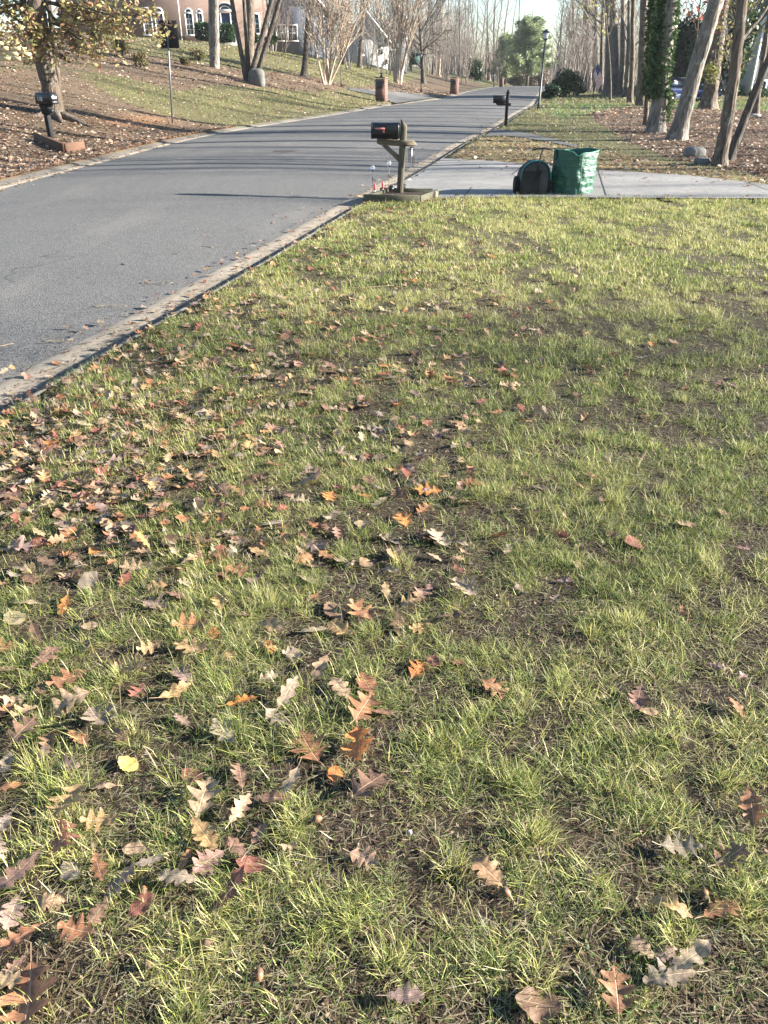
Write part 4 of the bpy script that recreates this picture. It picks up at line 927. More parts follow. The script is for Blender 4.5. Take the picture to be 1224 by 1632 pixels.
def sided_house(px0, px1, py, Y, h_, mat, label, wins, depth=8, rot=0, gab=3.0, name='house'):
    x0, x1 = (px0 - 612) / hsc(Y), (px1 - 612) / hsc(Y); W_ = x1 - x0; zb = at((px0 + px1) / 2, py, Y)[2]
    r0 = empty(name, ((x0 + x1) / 2, Y, zb), R_(rot), label, 'house')
    mb = MB(); mb.box((0, depth / 2, h_ / 2 - .8), (W_, depth, h_ + 1.6)); b0 = mb.n
    mb.raw([(-W_ / 2, 0, h_), (W_ / 2, 0, h_), (0, 0, h_ + gab), (-W_ / 2, depth, h_), (W_ / 2, depth, h_), (0, depth, h_ + gab)], [(0, 1, 2), (4, 3, 5)])
    mb.build('wall', mat, r0)
    mb = MB(); gable(mb, -W_ / 2, W_ / 2, 0, depth, h_ + .05, h_ + gab + .05); mb.build('roof', M['roof'], r0)
    mb = MB()
    for s_ in (-1, 1):
        n_ = 2; a = np.array((s_ * (W_ / 2 + .35), -.42, h_ - .3)); c = np.array((0, -.42, h_ + gab)); 
        mb.tube([a, c], .11, 4)
        mb.box((s_ * (W_ / 2 - .06), -.03, h_ / 2 - .3), (.14, .1, h_))
    mb.build('trim', M['white'], r0)
    for (px, z0, w_, hh) in wins: window(r0, (px - (px0 + px1) / 2) / hsc(Y), z0, w_, hh, muntin=(2, 2))
    return r0
sided_house(437, 519, 82, 86, 3.6, M['siding_blue'], 'grey-blue sided house between the brick house and the white house', [(495, .9, .7, 1.1), (470, .9, .8, 1.2), (452, .9, .8, 1.2)], gab=2.6)
sided_house(545, 618, 96, 96, 1.9, M['siding_white'], 'white sided house with a steep gable behind the crepe myrtles', [(606, .5, .5, 1.0), (575, .5, .5, 1.0)], gab=2.7, depth=7)
sided_house(617, 648, 97, 99, 3.6, M['siding_blue'], 'narrow blue-grey house wing with white corner trim right of the white gable', [(627, 1.1, .8, 1.2)], gab=1.6, depth=7)
sided_house(1196, 1330, 158, 60, 4.6, M['siding_white'], 'tall white sided house at the right edge behind the leaning trunks', [(1207, .1, .38, .95), (1250, .6, .9, 1.4), (1216, .1, .3, .95)], gab=3.4, rot=3)
# green canopy beside the white house
Yc = 96; pc = at(661, 103, Yc); r0 = empty('garden_canopy', tuple(pc), 0, 'small dark green flat-topped canopy behind the larger tan many-stemmed tree', 'canopy')
mb = MB(); mb.box((0, 0, 1.05), (1.35, 1.2, .14), bev=.03); mb.build('top', plain('green_canvas', (.03, .14, .10), .6), r0)
mb = MB(); mb.box((0, .55, .5), (1.25, .05, 1.0)); mb.build('side_curtain', plain('dark_green_canvas', (.02, .06, .045), .7), r0)
for sx_ in (-.6, .6):
    for sy_ in (-.5, .5): mb = MB(); mb.tube([(sx_, sy_, -.3), (sx_, sy_, 1.0)], .03, 6); mb.build('leg', M['black'], r0)

# ------------------------------------------------------------------ sandstone wall on the bank
p0 = at(-60, 97, 34); p1 = at(52, 93, 34)
r0 = empty('retaining_wall', (p1[0], 34, p1[2] - .1), 0, 'low wall of cream sandstone blocks on the bank at far left', 'wall')
rg = np.random.default_rng(9)
for course in range(4):
    mb = MB(); x = -abs(p1[0] - p0[0]) + (course % 2) * .2
    x_end = -course * .12
    while x < x_end:
        L_ = rg.uniform(.32, .55); L_ = min(L_, x_end - x + .05); mb.box((x + L_ / 2, rg.normal(0, .02), .09 + course * .165), (L_ - .02, .3, .15), bev=.025); x += L_
    mb.build('block_course', M['sand_block'] if 'sand_block' in M else M.setdefault('sand_block', plain('cream_sandstone', (.50, .42, .25), .9, .3, 3, .4)), r0)

# ------------------------------------------------------------------ boulders
def rock(px, py, wpx, hpx, label, seed, c=(.10, .10, .09), flat=1.0, name='boulder'):
    p = hit(px, py); w_ = wpx / hsc(p[1]) / 2; h_ = hpx / vsc(p[1]); rg = np.random.default_rng(seed)
    n, m = 20, 12; th = np.arange(n) * 2 * math.pi / n; V = []
    for j in range(m + 1):
        ph = math.pi * j / m; 
        for t0 in th:
            d = np.array((math.sin(ph) * math.cos(t0), math.sin(ph) * math.sin(t0), math.cos(ph))); d = d / (np.abs(d) ** 3.2).sum() ** (1 / 3.2)
            s_ = 1 + .22 * (fbm(d[0] * 2 + seed, d[1] * 2 + d[2] * 3, .9, seed) - .5); V.append(d * s_ * (w_, w_ * .75 * flat, h_ * .62) + (0, 0, h_ * .38))
    V = np.array(V); f = [(j * n + i, j * n + n + i, j * n + n + (i + 1) % n, j * n + (i + 1) % n) for j in range(m) for i in range(n)]
    mb = MB(); mb.raw(V, f); k = 'stone_%d' % int(c[0] * 100)
    if k not in M: M[k] = plain('lichened_stone', c, .9, .35, 4, .8, bdist=.05)
    o = mb.build(name, M[k], smooth=True); o.location = p; o.rotation_euler = (0, 0, rg.uniform(-.2, .2))
    return tag(o, label, 'rock')
rock(410, 136, 26, 27, 'upright dark rounded boulder leaning at the foot of the multi-stemmed tree', 3)
rock(1106, 250, 34, 18, 'flat grey boulder in the leaf litter left of the knotty trunk', 4, (.16, .16, .15))
rock(1118, 262, 26, 12, 'smaller low stone just below the flat grey boulder', 5, (.14, .14, .13))
rock(1203, 186, 18, 5, 'pale flat stone on the litter near the slender trunk at right', 6, (.34, .31, .28))
rock(692, 315, 11, 12, 'pale stone at the right front corner of the mailbox planter', 8, (.36, .30, .22))

# ------------------------------------------------------------------ mailboxes
def box_profile(w_, h_, n=10):
    r = w_ / 2; return [(-r, 0), (r, 0)] + [(r * math.cos(a), h_ - r * .75 + r * .75 * math.sin(a)) for a in np.linspace(0, math.pi, n)]
def sweep_x(mb, prof, x0, x1, bev=0.0):
    n = len(prof); V = []
    st = [(x0, 1 - bev), (x0 + bev * .2, 1), (x1 - bev * .2, 1), (x1, 1 - bev)] if bev else [(x0, 1), (x1, 1)]
    zc = sum(p[1] for p in prof) / n
    for x, s_ in st:
        for (y, z) in prof: V.append((x, y * s_, zc + (z - zc) * s_))
    k = len(st); f = [(i * n + j, i * n + (j + 1) % n, (i + 1) * n + (j + 1) % n, (i + 1) * n + j) for i in range(k - 1) for j in range(n)]
    b = mb.n; mb.raw(V, f); mb.ng.append([b + i for i in range(n)][::-1]); mb.ng.append([b + (k - 1) * n + i for i in range(n)])
# main one: local x points toward the road (left in the picture)
p = hit(637, 312); ang = math.pi - R_(11)
r0 = empty('mailbox', tuple(p), ang, 'black mailbox with red flag on a weathered wooden post at the near kerb', 'mailbox')
lean = -.055
mb = MB(); prof = [(-.045, -.1), (.045, -.1), (.045, 1.0), (-.045, 1.10)]
def postx(z): return lean * z
V = [];
for z, cut in ((-.15, 0), (.3, 0), (.7, 0), (.98, 0)):
    for x_, y_ in ((-.045, -.045), (.045, -.045), (.045, .045), (-.045, .045)): V.append((x_ + postx(z), y_, z))
top = [(-.045 + postx(1.0), -.045, 1.00), (.045 + postx(1.07), -.045, 1.09), (.045 + postx(1.07), .045, 1.09), (-.045 + postx(1.0), .045, 1.00)]
V += top; f = [(i * 4 + j, i * 4 + (j + 1) % 4, i * 4 + 4 + (j + 1) % 4, i * 4 + 4 + j) for i in range(4) for j in range(4)] + [(16, 17, 18, 19)]
mb.raw(V, f); mb.build('post', M['wood'], r0)
arm = hwood('weathered_arm', (.06, .048, .034), (.23, .185, .125), 0)
mb = MB(); mb.prism([(-.26, .045), (-.20, .10), (.36, .10), (.36, .055), (.31, .035), (-.0, .02), (-.22, .02)], .09, T4((0, 0, .70), (math.pi / 2, 0, 0))); mb.v[-1][:, 1] += .0
mb.build('arm', arm, r0)
mb = MB(); mb.prism([(-.0, .50), (.0, .59), (.20, .745), (.29, .745)], .06, T4((0, 0, -.02), (math.pi / 2, 0, 0))); mb.build('brace', arm, r0)
mb = MB(); mb.box((.20, 0, .812), (.30, .15, .02)); mb.build('mounting_board', arm, r0)
mb = MB(); sweep_x(mb, box_profile(.17, .225), .012, .43, .03); mb.v[-1][:, 2] += .823; bx_ = mb.build('box', M['black'], r0, smooth=False)
mb = MB(); sweep_x(mb, box_profile(.178, .232), .425, .442, .0); mb.v[-1][:, 2] += .820; dr = mb.build('door', M['black'], r0)
mb = MB(); mb.box((.452, 0, 1.02), (.02, .03, .02)); mb.build('handle', M['steel'], dr)
mb = MB(); mb.prism([(.225, .905), (.26, .905), (.26, .95), (.375, .955), (.375, .975), (.225, .975)], .006, T4((0, .093, 0), (math.pi / 2, 0, 0))); mb.prism([(.225, .905), (.26, .905), (.26, .95), (.375, .955), (.375, .975), (.225, .975)], .0055, T4((0, .0935, 0), (math.pi / 2, 0, 0)))
mb.build('flag', M['flag_red'] if 'flag_red' in M else M.setdefault('flag_red', plain('faded_red_paint', (.62, .20, .18), .5)), r0)
# wind chime under the arm's end
wc = at(656, 228, p[1] - .03)
r1 = empty('wind_chime', tuple(wc), 0, 'small dark wind chime with a white centre hanging from the near mailbox arm', 'wind chime')
mb = MB(); mb.tube([(0, 0, .005), (0, 0, -.06)], .0018, 5); mb.lathe([(0, -.055), (.03, -.06), (.034, -.068), (0, -.07)], 12); mb.build('hanger', M['black'], r1)
for k in range(6):
    a = k * math.pi / 3; mb = MB(); mb.tube([(.042 * math.cos(a), .042 * math.sin(a), -.07), (.042 * math.cos(a), .042 * math.sin(a), -.27 - .015 * (k % 3))], .0042, 6); mb.build('chime_tube', M['black'], r1)
mb = MB(); mb.tube([(.05 * math.cos(a), .05 * math.sin(a), -.085) for a in np.linspace(0, 6.283, 13)], .003, 5); mb.build('ring', M['black'], r1)
mb = MB(); mb.lathe([(0, -.06), (.012, -.065), (.016, -.10), (.019, -.15), (.012, -.19), (0, -.195)], 12); mb.build('centre_bottle', M['white'], r1, smooth=True)
# planter border
a0 = hit(579, 323)[:2]; a1 = hit(668, 324)[:2]; dv = (a1 - a0) / np.linalg.norm(a1 - a0); W_ = np.linalg.norm(a1 - a0); D_ = .92
r2 = empty('planter_border', (a0[0], a0[1], 0.0), math.atan2(dv[1], dv[0]), 'square mossy timber planter frame around the foot of the near mailbox post', 'planter')
for c, d in (((W_ / 2, .02, .045), (W_, .05, .16)), ((.14, D_ / 2, .04), (.05, D_ - .06, .14)), ((W_ + .10, D_ / 2, .04), (.05, D_ - .06, .15)), ((W_ / 2 + .12, D_, .045), (W_, .05, .14))):
    mb = MB(); rot = None
    if d[0] < .1: rot = rotz(-math.atan2(.22, D_)) 
    mb.box(c, d, rot=rot, bev=.006); mb.build('board', M['timber'], r2)
mb = MB(); mb.raw([(.05, .05, .065), (W_ - .05, .05, .065), (W_ + .16, D_ - .05, .065), (.2, D_ - .05, .065)], [(0, 1, 2, 3)]); mb.build('mulch_bed', M['ground_mulch'] if 'ground_mulch' in M else M.setdefault('ground_mulch', plain('dark_mulch', (.06, .04, .03), .95, .5, 30, 1, bdist=.02)), r2)
# solar globe stakes, small ornaments and spotlights in the planter
gl = NT('clear_globe'); gl.base((.9, .93, .95)).rough(.05); gl.p.inputs['Transmission Weight'].default_value = .85; gl.p.inputs['Specular IOR Level'].default_value = .8; M['globe'] = gl.m
zs = .07
for gx_, gy_, gb, lb in ((594, 267, 303, 'left clear globe garden stake in the mailbox planter'), (620, 260, 300, 'right, taller clear globe garden stake beside the mailbox post')):
    Yg = p[1] + (-.05 if gx_ < 600 else .12); q = at(gx_ - .5, gb, Yg); t_ = at(gx_, gy_, Yg); r3 = empty('globe_stake', (q[0], q[1], zs), 0, lb, 'garden stake', 'clear globe garden stakes')
    hh = t_[2] - zs; dxx = t_[0] - q[0]
    mb = MB(); mb.tube([(0, 0, -.06), (dxx, 0, hh - .04)], .004, 6); mb.build('stem', M['steel'], r3)
    mb = MB(); mb.lathe([(0, -.035)] + [(.036 * math.sin(a), -.036 * math.cos(a)) for a in np.linspace(.2, math.pi - .02, 12)] + [(0, .036)], 16, (dxx, 0, hh)); mb.build('globe', M['globe'], r3, smooth=True)
    mb = MB(); mb.lathe([(0, -.05), (.012, -.05), (.014, -.034), (0, -.033)], 10, (dxx, 0, hh)); mb.build('globe_cap', M['black_matt'], r3)
    mb = MB(); mb.box((dxx * .6 + .025, 0, hh * .5), (.06, .03, .008), rot=np.array(Matrix.Rotation(R_(20), 3, 'Y'))); mb.tube([(dxx * .6, 0, hh * .48), (dxx * .6, 0, hh * .62)], .006, 6); mb.build('solar_panel', M['black_matt'], r3)
for gx_, gy_, gb, lb in ((597, 292, 306, 'small red and white garden figure beside the left globe stake'), (610, 288, 303, 'small red garden figure with white base between the two globe stakes')):
    Yg = p[1] + (-.1 if gx_ < 600 else .1); q = at(gx_, gb, Yg); hh = (gb - gy_) / vsc(Yg); r3 = empty('garden_figure', (q[0], q[1], zs), 0, lb, 'garden ornament')
    mb = MB(); mb.lathe([(0, -.05), (.005, -.04), (.006, .0), (.02, .005), (.018, .02), (.012, .035)], 10); mb.build('base', M['white'], r3, smooth=True)
    mb = MB(); mb.lathe([(.012, .035), (.020, .05), (.018, .075), (.011, .09), (.016, .10), (.017, .115), (.008, .14), (0, .15)], 12); mb.build('body', M['red'], r3, smooth=True)
    mb = MB(); mb.lathe([(0, .095), (.007, .10), (.007, .108), (0, .112)], 8, (.014, -.006, 0)); mb.build('face', M['white'], r3, smooth=True)
for gx_, gy_, rot, lb in ((624, 304, .4, 'black solar spotlight left of the near mailbox post'), (643, 302, -.7, 'black solar spotlight right of the near mailbox post')):
    Yg = p[1] - .12 if gx_ < 630 else p[1] + .12; q = at(gx_, gy_, Yg); r3 = empty('solar_spotlight', (q[0], q[1], zs), rot, lb, 'garden light')
    mb = MB(); mb.tube([(0, 0, -.06), (0, 0, .05)], .008, 6); mb.build('stake', M['black_matt'], r3)
    mb = MB(); mb.lathe([(.0, -.03), (.022, -.03), (.030, .02), (.028, .026), (0, .026)], 12); o = mb.build('lamp_head', M['black'], r3, smooth=False); o.location = (0, 0, .065); o.rotation_euler = (R_(60), 0, 0)
    mb = MB(); mb.box((0, 0, .10), (.075, .06, .012), rot=np.array(Matrix.Rotation(R_(-35), 3, 'X')), bev=.003); mb.build('solar_panel', M['glass'], r3)

# second black mailbox beyond the driveway
p = hit(806, 201); r0 = empty('mailbox', tuple(p), math.pi - R_(14), 'plain black mailbox on a black post beyond the driveway', 'mailbox')
mb = MB(); mb.box((0, 0, .46), (.105, .105, 1.12), bev=.01); mb.build('post', M['black_matt'], r0)
mb = MB(); mb.lathe([(0, 0), (.05, 0), (.06, .015), (.03, .03), (.035, .055), (.02, .085), (0, .09)], 12, (0, 0, 1.02)); mb.build('finial', M['black_matt'], r0, smooth=True)
mb = MB(); mb.box((-.08, 0, .66), (.10, .07, .09)); mb.box((.2, 0, .655), (.30, .09, .05), bev=.005); mb.build('arm', M['black_matt'], r0)
mb = MB(); sweep_x(mb, [(-.085, .70), (.085, .70), (.085, .90), (.06, .93), (-.06, .93), (-.085, .90)], .06, .46); mb.v[-1][:, 2] += np.where(mb.v[-1][:, 0] > .4, 0, 0); mb.build('box', M['black'], r0)
mb = MB(); mb.prism([(.08, .70), (.46, .70), (.46, .735), (.36, .66), (.08, .66)], .12, T4((0, 0, 0), (math.pi / 2, 0, 0))); mb.build('tray', M['black'], r0)
mb = MB(); sweep_x(mb, [(-.09, .695), (.09, .695), (.09, .905), (.063, .94), (-.063, .94), (-.09, .905)], .458, .475); mb.build('door', M['black'], r0)
# left black mailbox
p = hit(82, 220); r0 = empty('mailbox', tuple(p), -R_(28), 'black mailbox with white house numbers on a thick black post across the road', 'mailbox')
mb = MB(); mb.box((0, 0, .34), (.13, .13, .98), bev=.012); mb.build('post', M['black_matt'], r0)
mb = MB(); mb.prism([(-.15, .80), (.22, .80), (.16, .66), (.09, .55), (-.09, .55), (-.13, .70)], .14, T4((0, 0, 0), (math.pi / 2, 0, 0))); mb.build('bracket', M['black_matt'], r0)
mb = MB(); sweep_x(mb, box_profile(.24, .27), -.20, .36, .04); mb.v[-1][:, 2] += .80; mb.build('box', M['black'], r0)
mb = MB(); sweep_x(mb, box_profile(.248, .275), .356, .372); mb.v[-1][:, 2] += .798; dr = mb.build('door', M['black'], r0)
mb = MB(); mb.box((.38, 0, .95), (.012, .15, .06), bev=.004); mb.build('door_label', M['white'], dr)
mb = MB(); mb.box((.377, 0, .845), (.010, .17, .05)); mb.build('door_label', M['steel'], dr)
mb = MB(); mb.prism([(.10, .68), (.26, .68), (.26, .60), (.10, .62)], .13, T4((0, 0, 0), (math.pi / 2, 0, 0))); mb.build('paper_holder', M['black'], r0)
fc = bpy.data.curves.new('house_number', 'FONT'); fc.body = '118'; fc.size = .13; fc.extrude = .002; fc.align_x = 'CENTER'; fc.materials.append(M['white'])
ft = bpy.data.objects.new('t', fc); COL.objects.link(ft); bpy.context.view_layer.update(); fm = bpy.data.meshes.new_from_object(ft); bpy.data.objects.remove(ft)
fo = bpy.data.objects.new('house_number', fm); COL.objects.link(fo); fo.parent = r0; fo.location = (-.02, -.1235, .87); fo.rotation_euler = (math.pi / 2, 0, 0)
# red-brown timber edging at its foot
c0 = hit(104, 243); r4 = empty('timber_edging', (c0[0], c0[1], c0[2]), 0, 'low red-brown timber edging in the leaves at the foot of the left mailbox', 'planter')
q1 = hit(57, 224) - c0; q2 = hit(134, 238) - c0
for q in (q1, q2):
    L_ = math.hypot(q[0], q[1]); a = math.atan2(q[1], q[0]); mb = MB(); mb.box((L_ / 2, 0, .06), (L_, .09, .26), bev=.01); o = mb.build('board', M['timber_red'], r4); o.rotation_euler = (0, -math.atan2(q[2], L_), a)
    if q is q2: o.location = (0, 0, .004)

# ------------------------------------------------------------------ road sign seen from behind
p = hit(274, 196); r0 = empty('road_sign', tuple(p), R_(-14), 'dark back of a tall rectangular road sign on a thin metal post at left', 'sign')
tp = at(267, 34, p[1]) - p; mb = MB(); mb.tube([(0, 0, -.3), (tp[0], 0, tp[2])], .028, 8); mb.build('post', M['steel'], r0)
sw = 31 / hsc(p[1]); sh = 42 / vsc(p[1]); mb = MB(); pr = []
mb.box((tp[0], -.035 + .07, tp[2] - sh / 2 + .02), (sw, .006, sh), bev=.002); mb.build('plate', M['black_matt'], r0)
mb = MB()
for z_ in (.12, sh - .12): mb.lathe([(0, -.01), (.014, -.01), (.014, .01), (0, .01)], 8, (tp[0], 0, tp[2] - z_))
mb.build('bolt', M['steel'], r0)

# ------------------------------------------------------------------ brick mailbox pillars
def pillar(px, py, wpx, hpx, label, mat, lamp=False, plaque=True, top=None):
    p = hit(px, py); w_ = wpx / hsc(p[1]) * .86; h_ = hpx / vsc(p[1]); r0 = empty('mailbox_pillar', tuple(p), -R_(22), label, 'mailbox pillar')
    mb = MB(); mb.box((0, 0, h_ / 2 - .1), (w_, w_ * .95, h_ + .1)); mb.build('brickwork', mat, r0)
    mb = MB(); mb.box((0, 0, h_ + .02), (w_ + .04, w_, .06), bev=.01); mb.build('cap', mat if top is None else top, r0)
    if plaque:
        mb = MB(); mb.box((0, -w_ * .475 - .012, h_ * .70), (w_ * .62, .024, h_ * .30), bev=.006); q = mb.build('mailbox_door', M['black'], r0)
        mb = MB(); mb.box((0, -w_ * .475 - .03, h_ * .80), (.08, .012, .015)); mb.build('handle', M['steel'], q)
    if lamp:
        mb = MB(); mb.box((0, 0, h_ + .09), (.14, .14, .08)); mb.box((0, 0, h_ + .17), (.09, .09, .10)); mb.box((0, 0, h_ + .235), (.22, .22, .035), bev=.01); mb.build('finial', M['black_matt'], r0)
    return r0
pillar(608, 162, 18, 38, 'red brick mailbox pillar with black plaque and finial by the driveway across the road', M['brick'], True)
pillar(724, 150, 13, 26, 'dark red brick mailbox pillar farther up the left verge', M['brick_dark'], False)
pillar(799, 138, 7, 15, 'small distant brick pillar at the crest of the road', M['brick_dark'], True, False)

# ------------------------------------------------------------------ lamp posts
lgm = NT('lantern_glass'); lgm.base((.75, .78, .80)).rough(.2); lgm.p.inputs['Transmission Weight'].default_value = .5; M['lglass'] = lgm.m
def lamp_post(px, py, top, label, r=.04, head=.16, lantern=True):
    p = hit(px, py); q = at(top[0], top[1], p[1]) - p; h_ = q[2]; r0 = empty('lamp_post', tuple(p), 0, label, 'lamp post')
    mb = MB(); hh = h_ - head * 2.3 if lantern else h_
    mb.tube([(0, 0, -.2), (q[0] * .08, 0, h_ * .08), (q[0] * .12, 0, h_ * .12), (q[0] * hh / h_, 0, hh)], [r * 1.7, r * 1.6, r, r * .75], 10); mb.build('post', M['black'], r0, smooth=True)
    if not lantern:
        mb = MB(); mb.lathe([(0, 0), (r * 1.6, 0), (r * 1.2, .04), (0, .08)], 8, (q[0], 0, h_)); mb.build('cap', M['black'], r0); return
    x = q[0]; mb = MB(); mb.lathe([(r * .8, 0), (r * 1.6, .02), (head * .45, .05), (head * .5, .07)], 6, (x, 0, hh)); 
    for k in range(6):
        a = k * math.pi / 3; mb.tube([(x + head * .48 * math.cos(a), head * .48 * math.sin(a), hh + .06), (x + head * .78 * math.cos(a), head * .78 * math.sin(a), hh + head * 1.55)], .008, 4)
    mb.lathe([(head * .95, 0), (head * .6, head * .35), (head * .15, head * .55), (head * .1, head * .75), (0, head * .8)], 6, (x, 0, hh + head * 1.55)); hd = mb.build('lantern', M['black'], r0)
    mb = MB(); mb.lathe([(head * .44, .065), (head * .72, head * 1.52), (0, head * 1.53)], 6, (x, 0, hh)); mb.build('lantern_glass', M['lglass'], hd)
lamp_post(858, 175, (871, 46), 'tall black lamp post with a lantern standing on the right verge', .045, .19)
lamp_post(671, 148, (671, 84), 'thin black lamp post with pale lantern in front of the bare maple', .035, .15)
lamp_post(787, 138, (788, 117), 'small distant black lamp post at the crest of the road', .05, .18)
lamp_post(544, 138, (543, 72), 'thin bare black post right of the pale crepe myrtle', .03, .1, False)

# ------------------------------------------------------------------ flag
p = hit(947, 158); r0 = empty('flag', tuple(p), R_(-10), 'small american flag on a short pole in front of the wood', 'flag')
q = at(944, 118, p[1]) - p; mb = MB(); mb.tube([(0, 0, -.2), (q[0], 0, q[2])], .03, 6); s0 = np.array((q[0], 0, q[2] - .1)); s1 = s0 + np.array((.30, 0, .72)); mb.tube([s0, s1], .015, 6); mb.build('pole', M['black_matt'], r0)
fr_, fw_, fb_ = plain('flag_red_cloth', (.40, .04, .05), .8), plain('flag_white_cloth', (.75, .74, .72), .8), plain('flag_blue_cloth', (.03, .04, .16), .8)
n, m = 26, 12; Lf, Hf = 1.1, .66; d1 = (s1 - s0) / np.linalg.norm(s1 - s0); dv = np.array((.38, 0, -.92)); V = []
for j in range(n + 1):
    for i in range(m + 1):
        u, v = i / m, j / n; P_ = s1 - d1 * v * Hf + dv * u * Lf * (1 - .0 * v) + np.array((0, .05 * math.sin(u * 7 + v * 2) * u, 0)); V.append(P_)
mb = MB(); mb.raw(V, [(j * (m + 1) + i, j * (m + 1) + i + 1, (j + 1) * (m + 1) + i + 1, (j + 1) * (m + 1) + i) for j in range(n) for i in range(m)])
fo = mb.build('cloth', [fr_, fw_, fb_], r0)
k = 0
for j in range(n):
    for i in range(m): fo.data.polygons[k].material_index = 2 if (i < 5 and j < 14) else ((j // 2) % 2); k += 1
mb = MB(); 
for j in range(3):
    for i in range(4):
        c = s1 - d1 * (.04 + .10 * j) + dv * (.05 + .09 * i) + np.array((0, -.012, 0)); mb.box(c, (.022, .004, .022), rot=np.array(Matrix.Rotation(.78, 3, 'Y')))
mb.build('stars', fw_, fo)

# ------------------------------------------------------------------ blue car
p = hit(1090, 162); sc_ = (38 / vsc(p[1])) / 1.52; r0 = empty('parked_car', tuple(p + np.array((0, 0, .0))), R_(2), 'dark blue car parked beyond the trees, mostly hidden behind the leaning pale trunk', 'car'); r0.scale = (sc_,) * 3
navy = NT('navy_car_paint'); navy.base((.012, .022, .085)).rough(.22); navy.p.inputs['Coat Weight'].default_value = .8; navy.p.inputs['Specular IOR Level'].default_value = .6
def carbody(mb, prof, wbot, wtop, zsplit, n=1):
    V = []; k = len(prof)
    for s_ in (-1, -.92, .92, 1):
        for x, z in prof:
            wd = np.interp(z, [0.3, zsplit, 1.55], [wbot, wbot, wtop]); V.append((x, s_ * wd / 2 if abs(s_) == 1 else s_ * wd / 2, z + (0 if abs(s_) == 1 else .015)))
    f = [(a * k + j, a * k + (j + 1) % k, (a + 1) * k + (j + 1) % k, (a + 1) * k + j) for a in range(3) for j in range(k)]
    b = mb.n; mb.raw(V, f); mb.ng.append([b + i for i in range(k)]); mb.ng.append([b + 3 * k + i for i in range(k)][::-1])
mb = MB(); body = [(-2.3, .35), (-1.75, .3), (-1.7, .55), (-1.5, .68), (-1.2, .68), (-1.0, .55), (-.95, .28), (.95, .28), (1.0, .55), (1.2, .68), (1.5, .68), (1.7, .55), (1.78, .3), (2.3, .35), (2.36, .6), (2.2, .82), (1.5, .98), (.95, 1.02), (-2.15, 1.05), (-2.35, .9), (-2.38, .5)]
carbody(mb, body, 1.8, 1.7, .8); mb.build('body', navy.m, r0)
mb = MB(); carbody(mb, [(.98, 1.0), (.30, 1.45), (-.2, 1.5), (-1.5, 1.5), (-2.0, 1.42), (-2.2, 1.03)], 1.7, 1.34, .9); mb.build('cabin', navy.m, r0)
for x0, x1, x2, x3, nm in ((.74, .25, -.28, -.28, 'window'), (-.38, -.38, -1.22, -1.3, 'window'), (-1.4, -1.32, -1.85, -2.0, 'window')):
    for s_ in (-1, 1):
        V = []
        for x, z in ((x0, 1.05), (x1, 1.40), (x2, 1.42), (x3, 1.06)):
            wd = np.interp(z, [.9, 1.55], [1.7, 1.34]); V.append((x, s_ * (wd / 2 + .012), z))
        V2 = [(a, b_ - s_ * .03, c) for a, b_, c in V]; mb = MB(); mb.raw(V + V2, [(0, 1, 2, 3), (7, 6, 5, 4)] + [(i, (i + 1) % 4, 4 + (i + 1) % 4, 4 + i) for i in range(4)]); mb.build(nm, M['glass'], r0)
mb = MB(); mb.raw([(1.0, -.7, 1.03), (1.0, .7, 1.03), (.34, .6, 1.46), (.34, -.6, 1.46)], [(0, 1, 2, 3)]); mb.v[-1][:, 0] += .012; mb.build('windscreen', M['glass'], r0)
for s_ in (-1, 1):
    mb = MB(); mb.tube([(.15, s_ * .62, 1.53), (-1.7, s_ * .62, 1.53)], .02, 5); mb.build('roof_rail', M['steel'], r0)
    mb = MB(); mb.box((.72, s_ * .97, 1.08), (.12, .2, .13), bev=.03); mb.build('mirror', navy.m, r0)
    mb = MB(); mb.box((2.2, s_ * .72, .74), (.2, .3, .12), bev=.02); mb.build('headlight', M['lglass'], r0)
    mb = MB(); mb.box((-2.33, s_ * .74, .85), (.1, .2, .2), bev=.02); mb.build('tail_light', M['red'], r0)
    for xw in (-1.35, 1.35):
        mb = MB(); n = 20; V = []
        for r_w, yo in ((.20, .02), (.32, .0), (.335, .04), (.335, .18), (.32, .22), (.2, .2)):
            for k in range(n): V.append((xw + r_w * math.cos(k * 2 * math.pi / n), s_ * (.91 - yo), .335 + r_w * math.sin(k * 2 * math.pi / n)))
        mb.raw(V, [(a * n + k, a * n + (k + 1) % n, (a + 1) * n + (k + 1) % n, (a + 1) * n + k) for a in range(5) for k in range(n)]); wh = mb.build('wheel', M['black_matt'], r0, smooth=False)
        mb = MB()
        for k in range(5):
            a = k * 2 * math.pi / 5; mb.tube([(xw, s_ * .89, .335), (xw + .2 * math.cos(a), s_ * .895, .335 + .2 * math.sin(a))], .028, 5)
        mb.tube([(xw + .205 * math.cos(a), s_ * .885, .335 + .205 * math.sin(a)) for a in np.linspace(0, 6.283, 21)], .02, 5); mb.build('rim', M['steel'], wh)

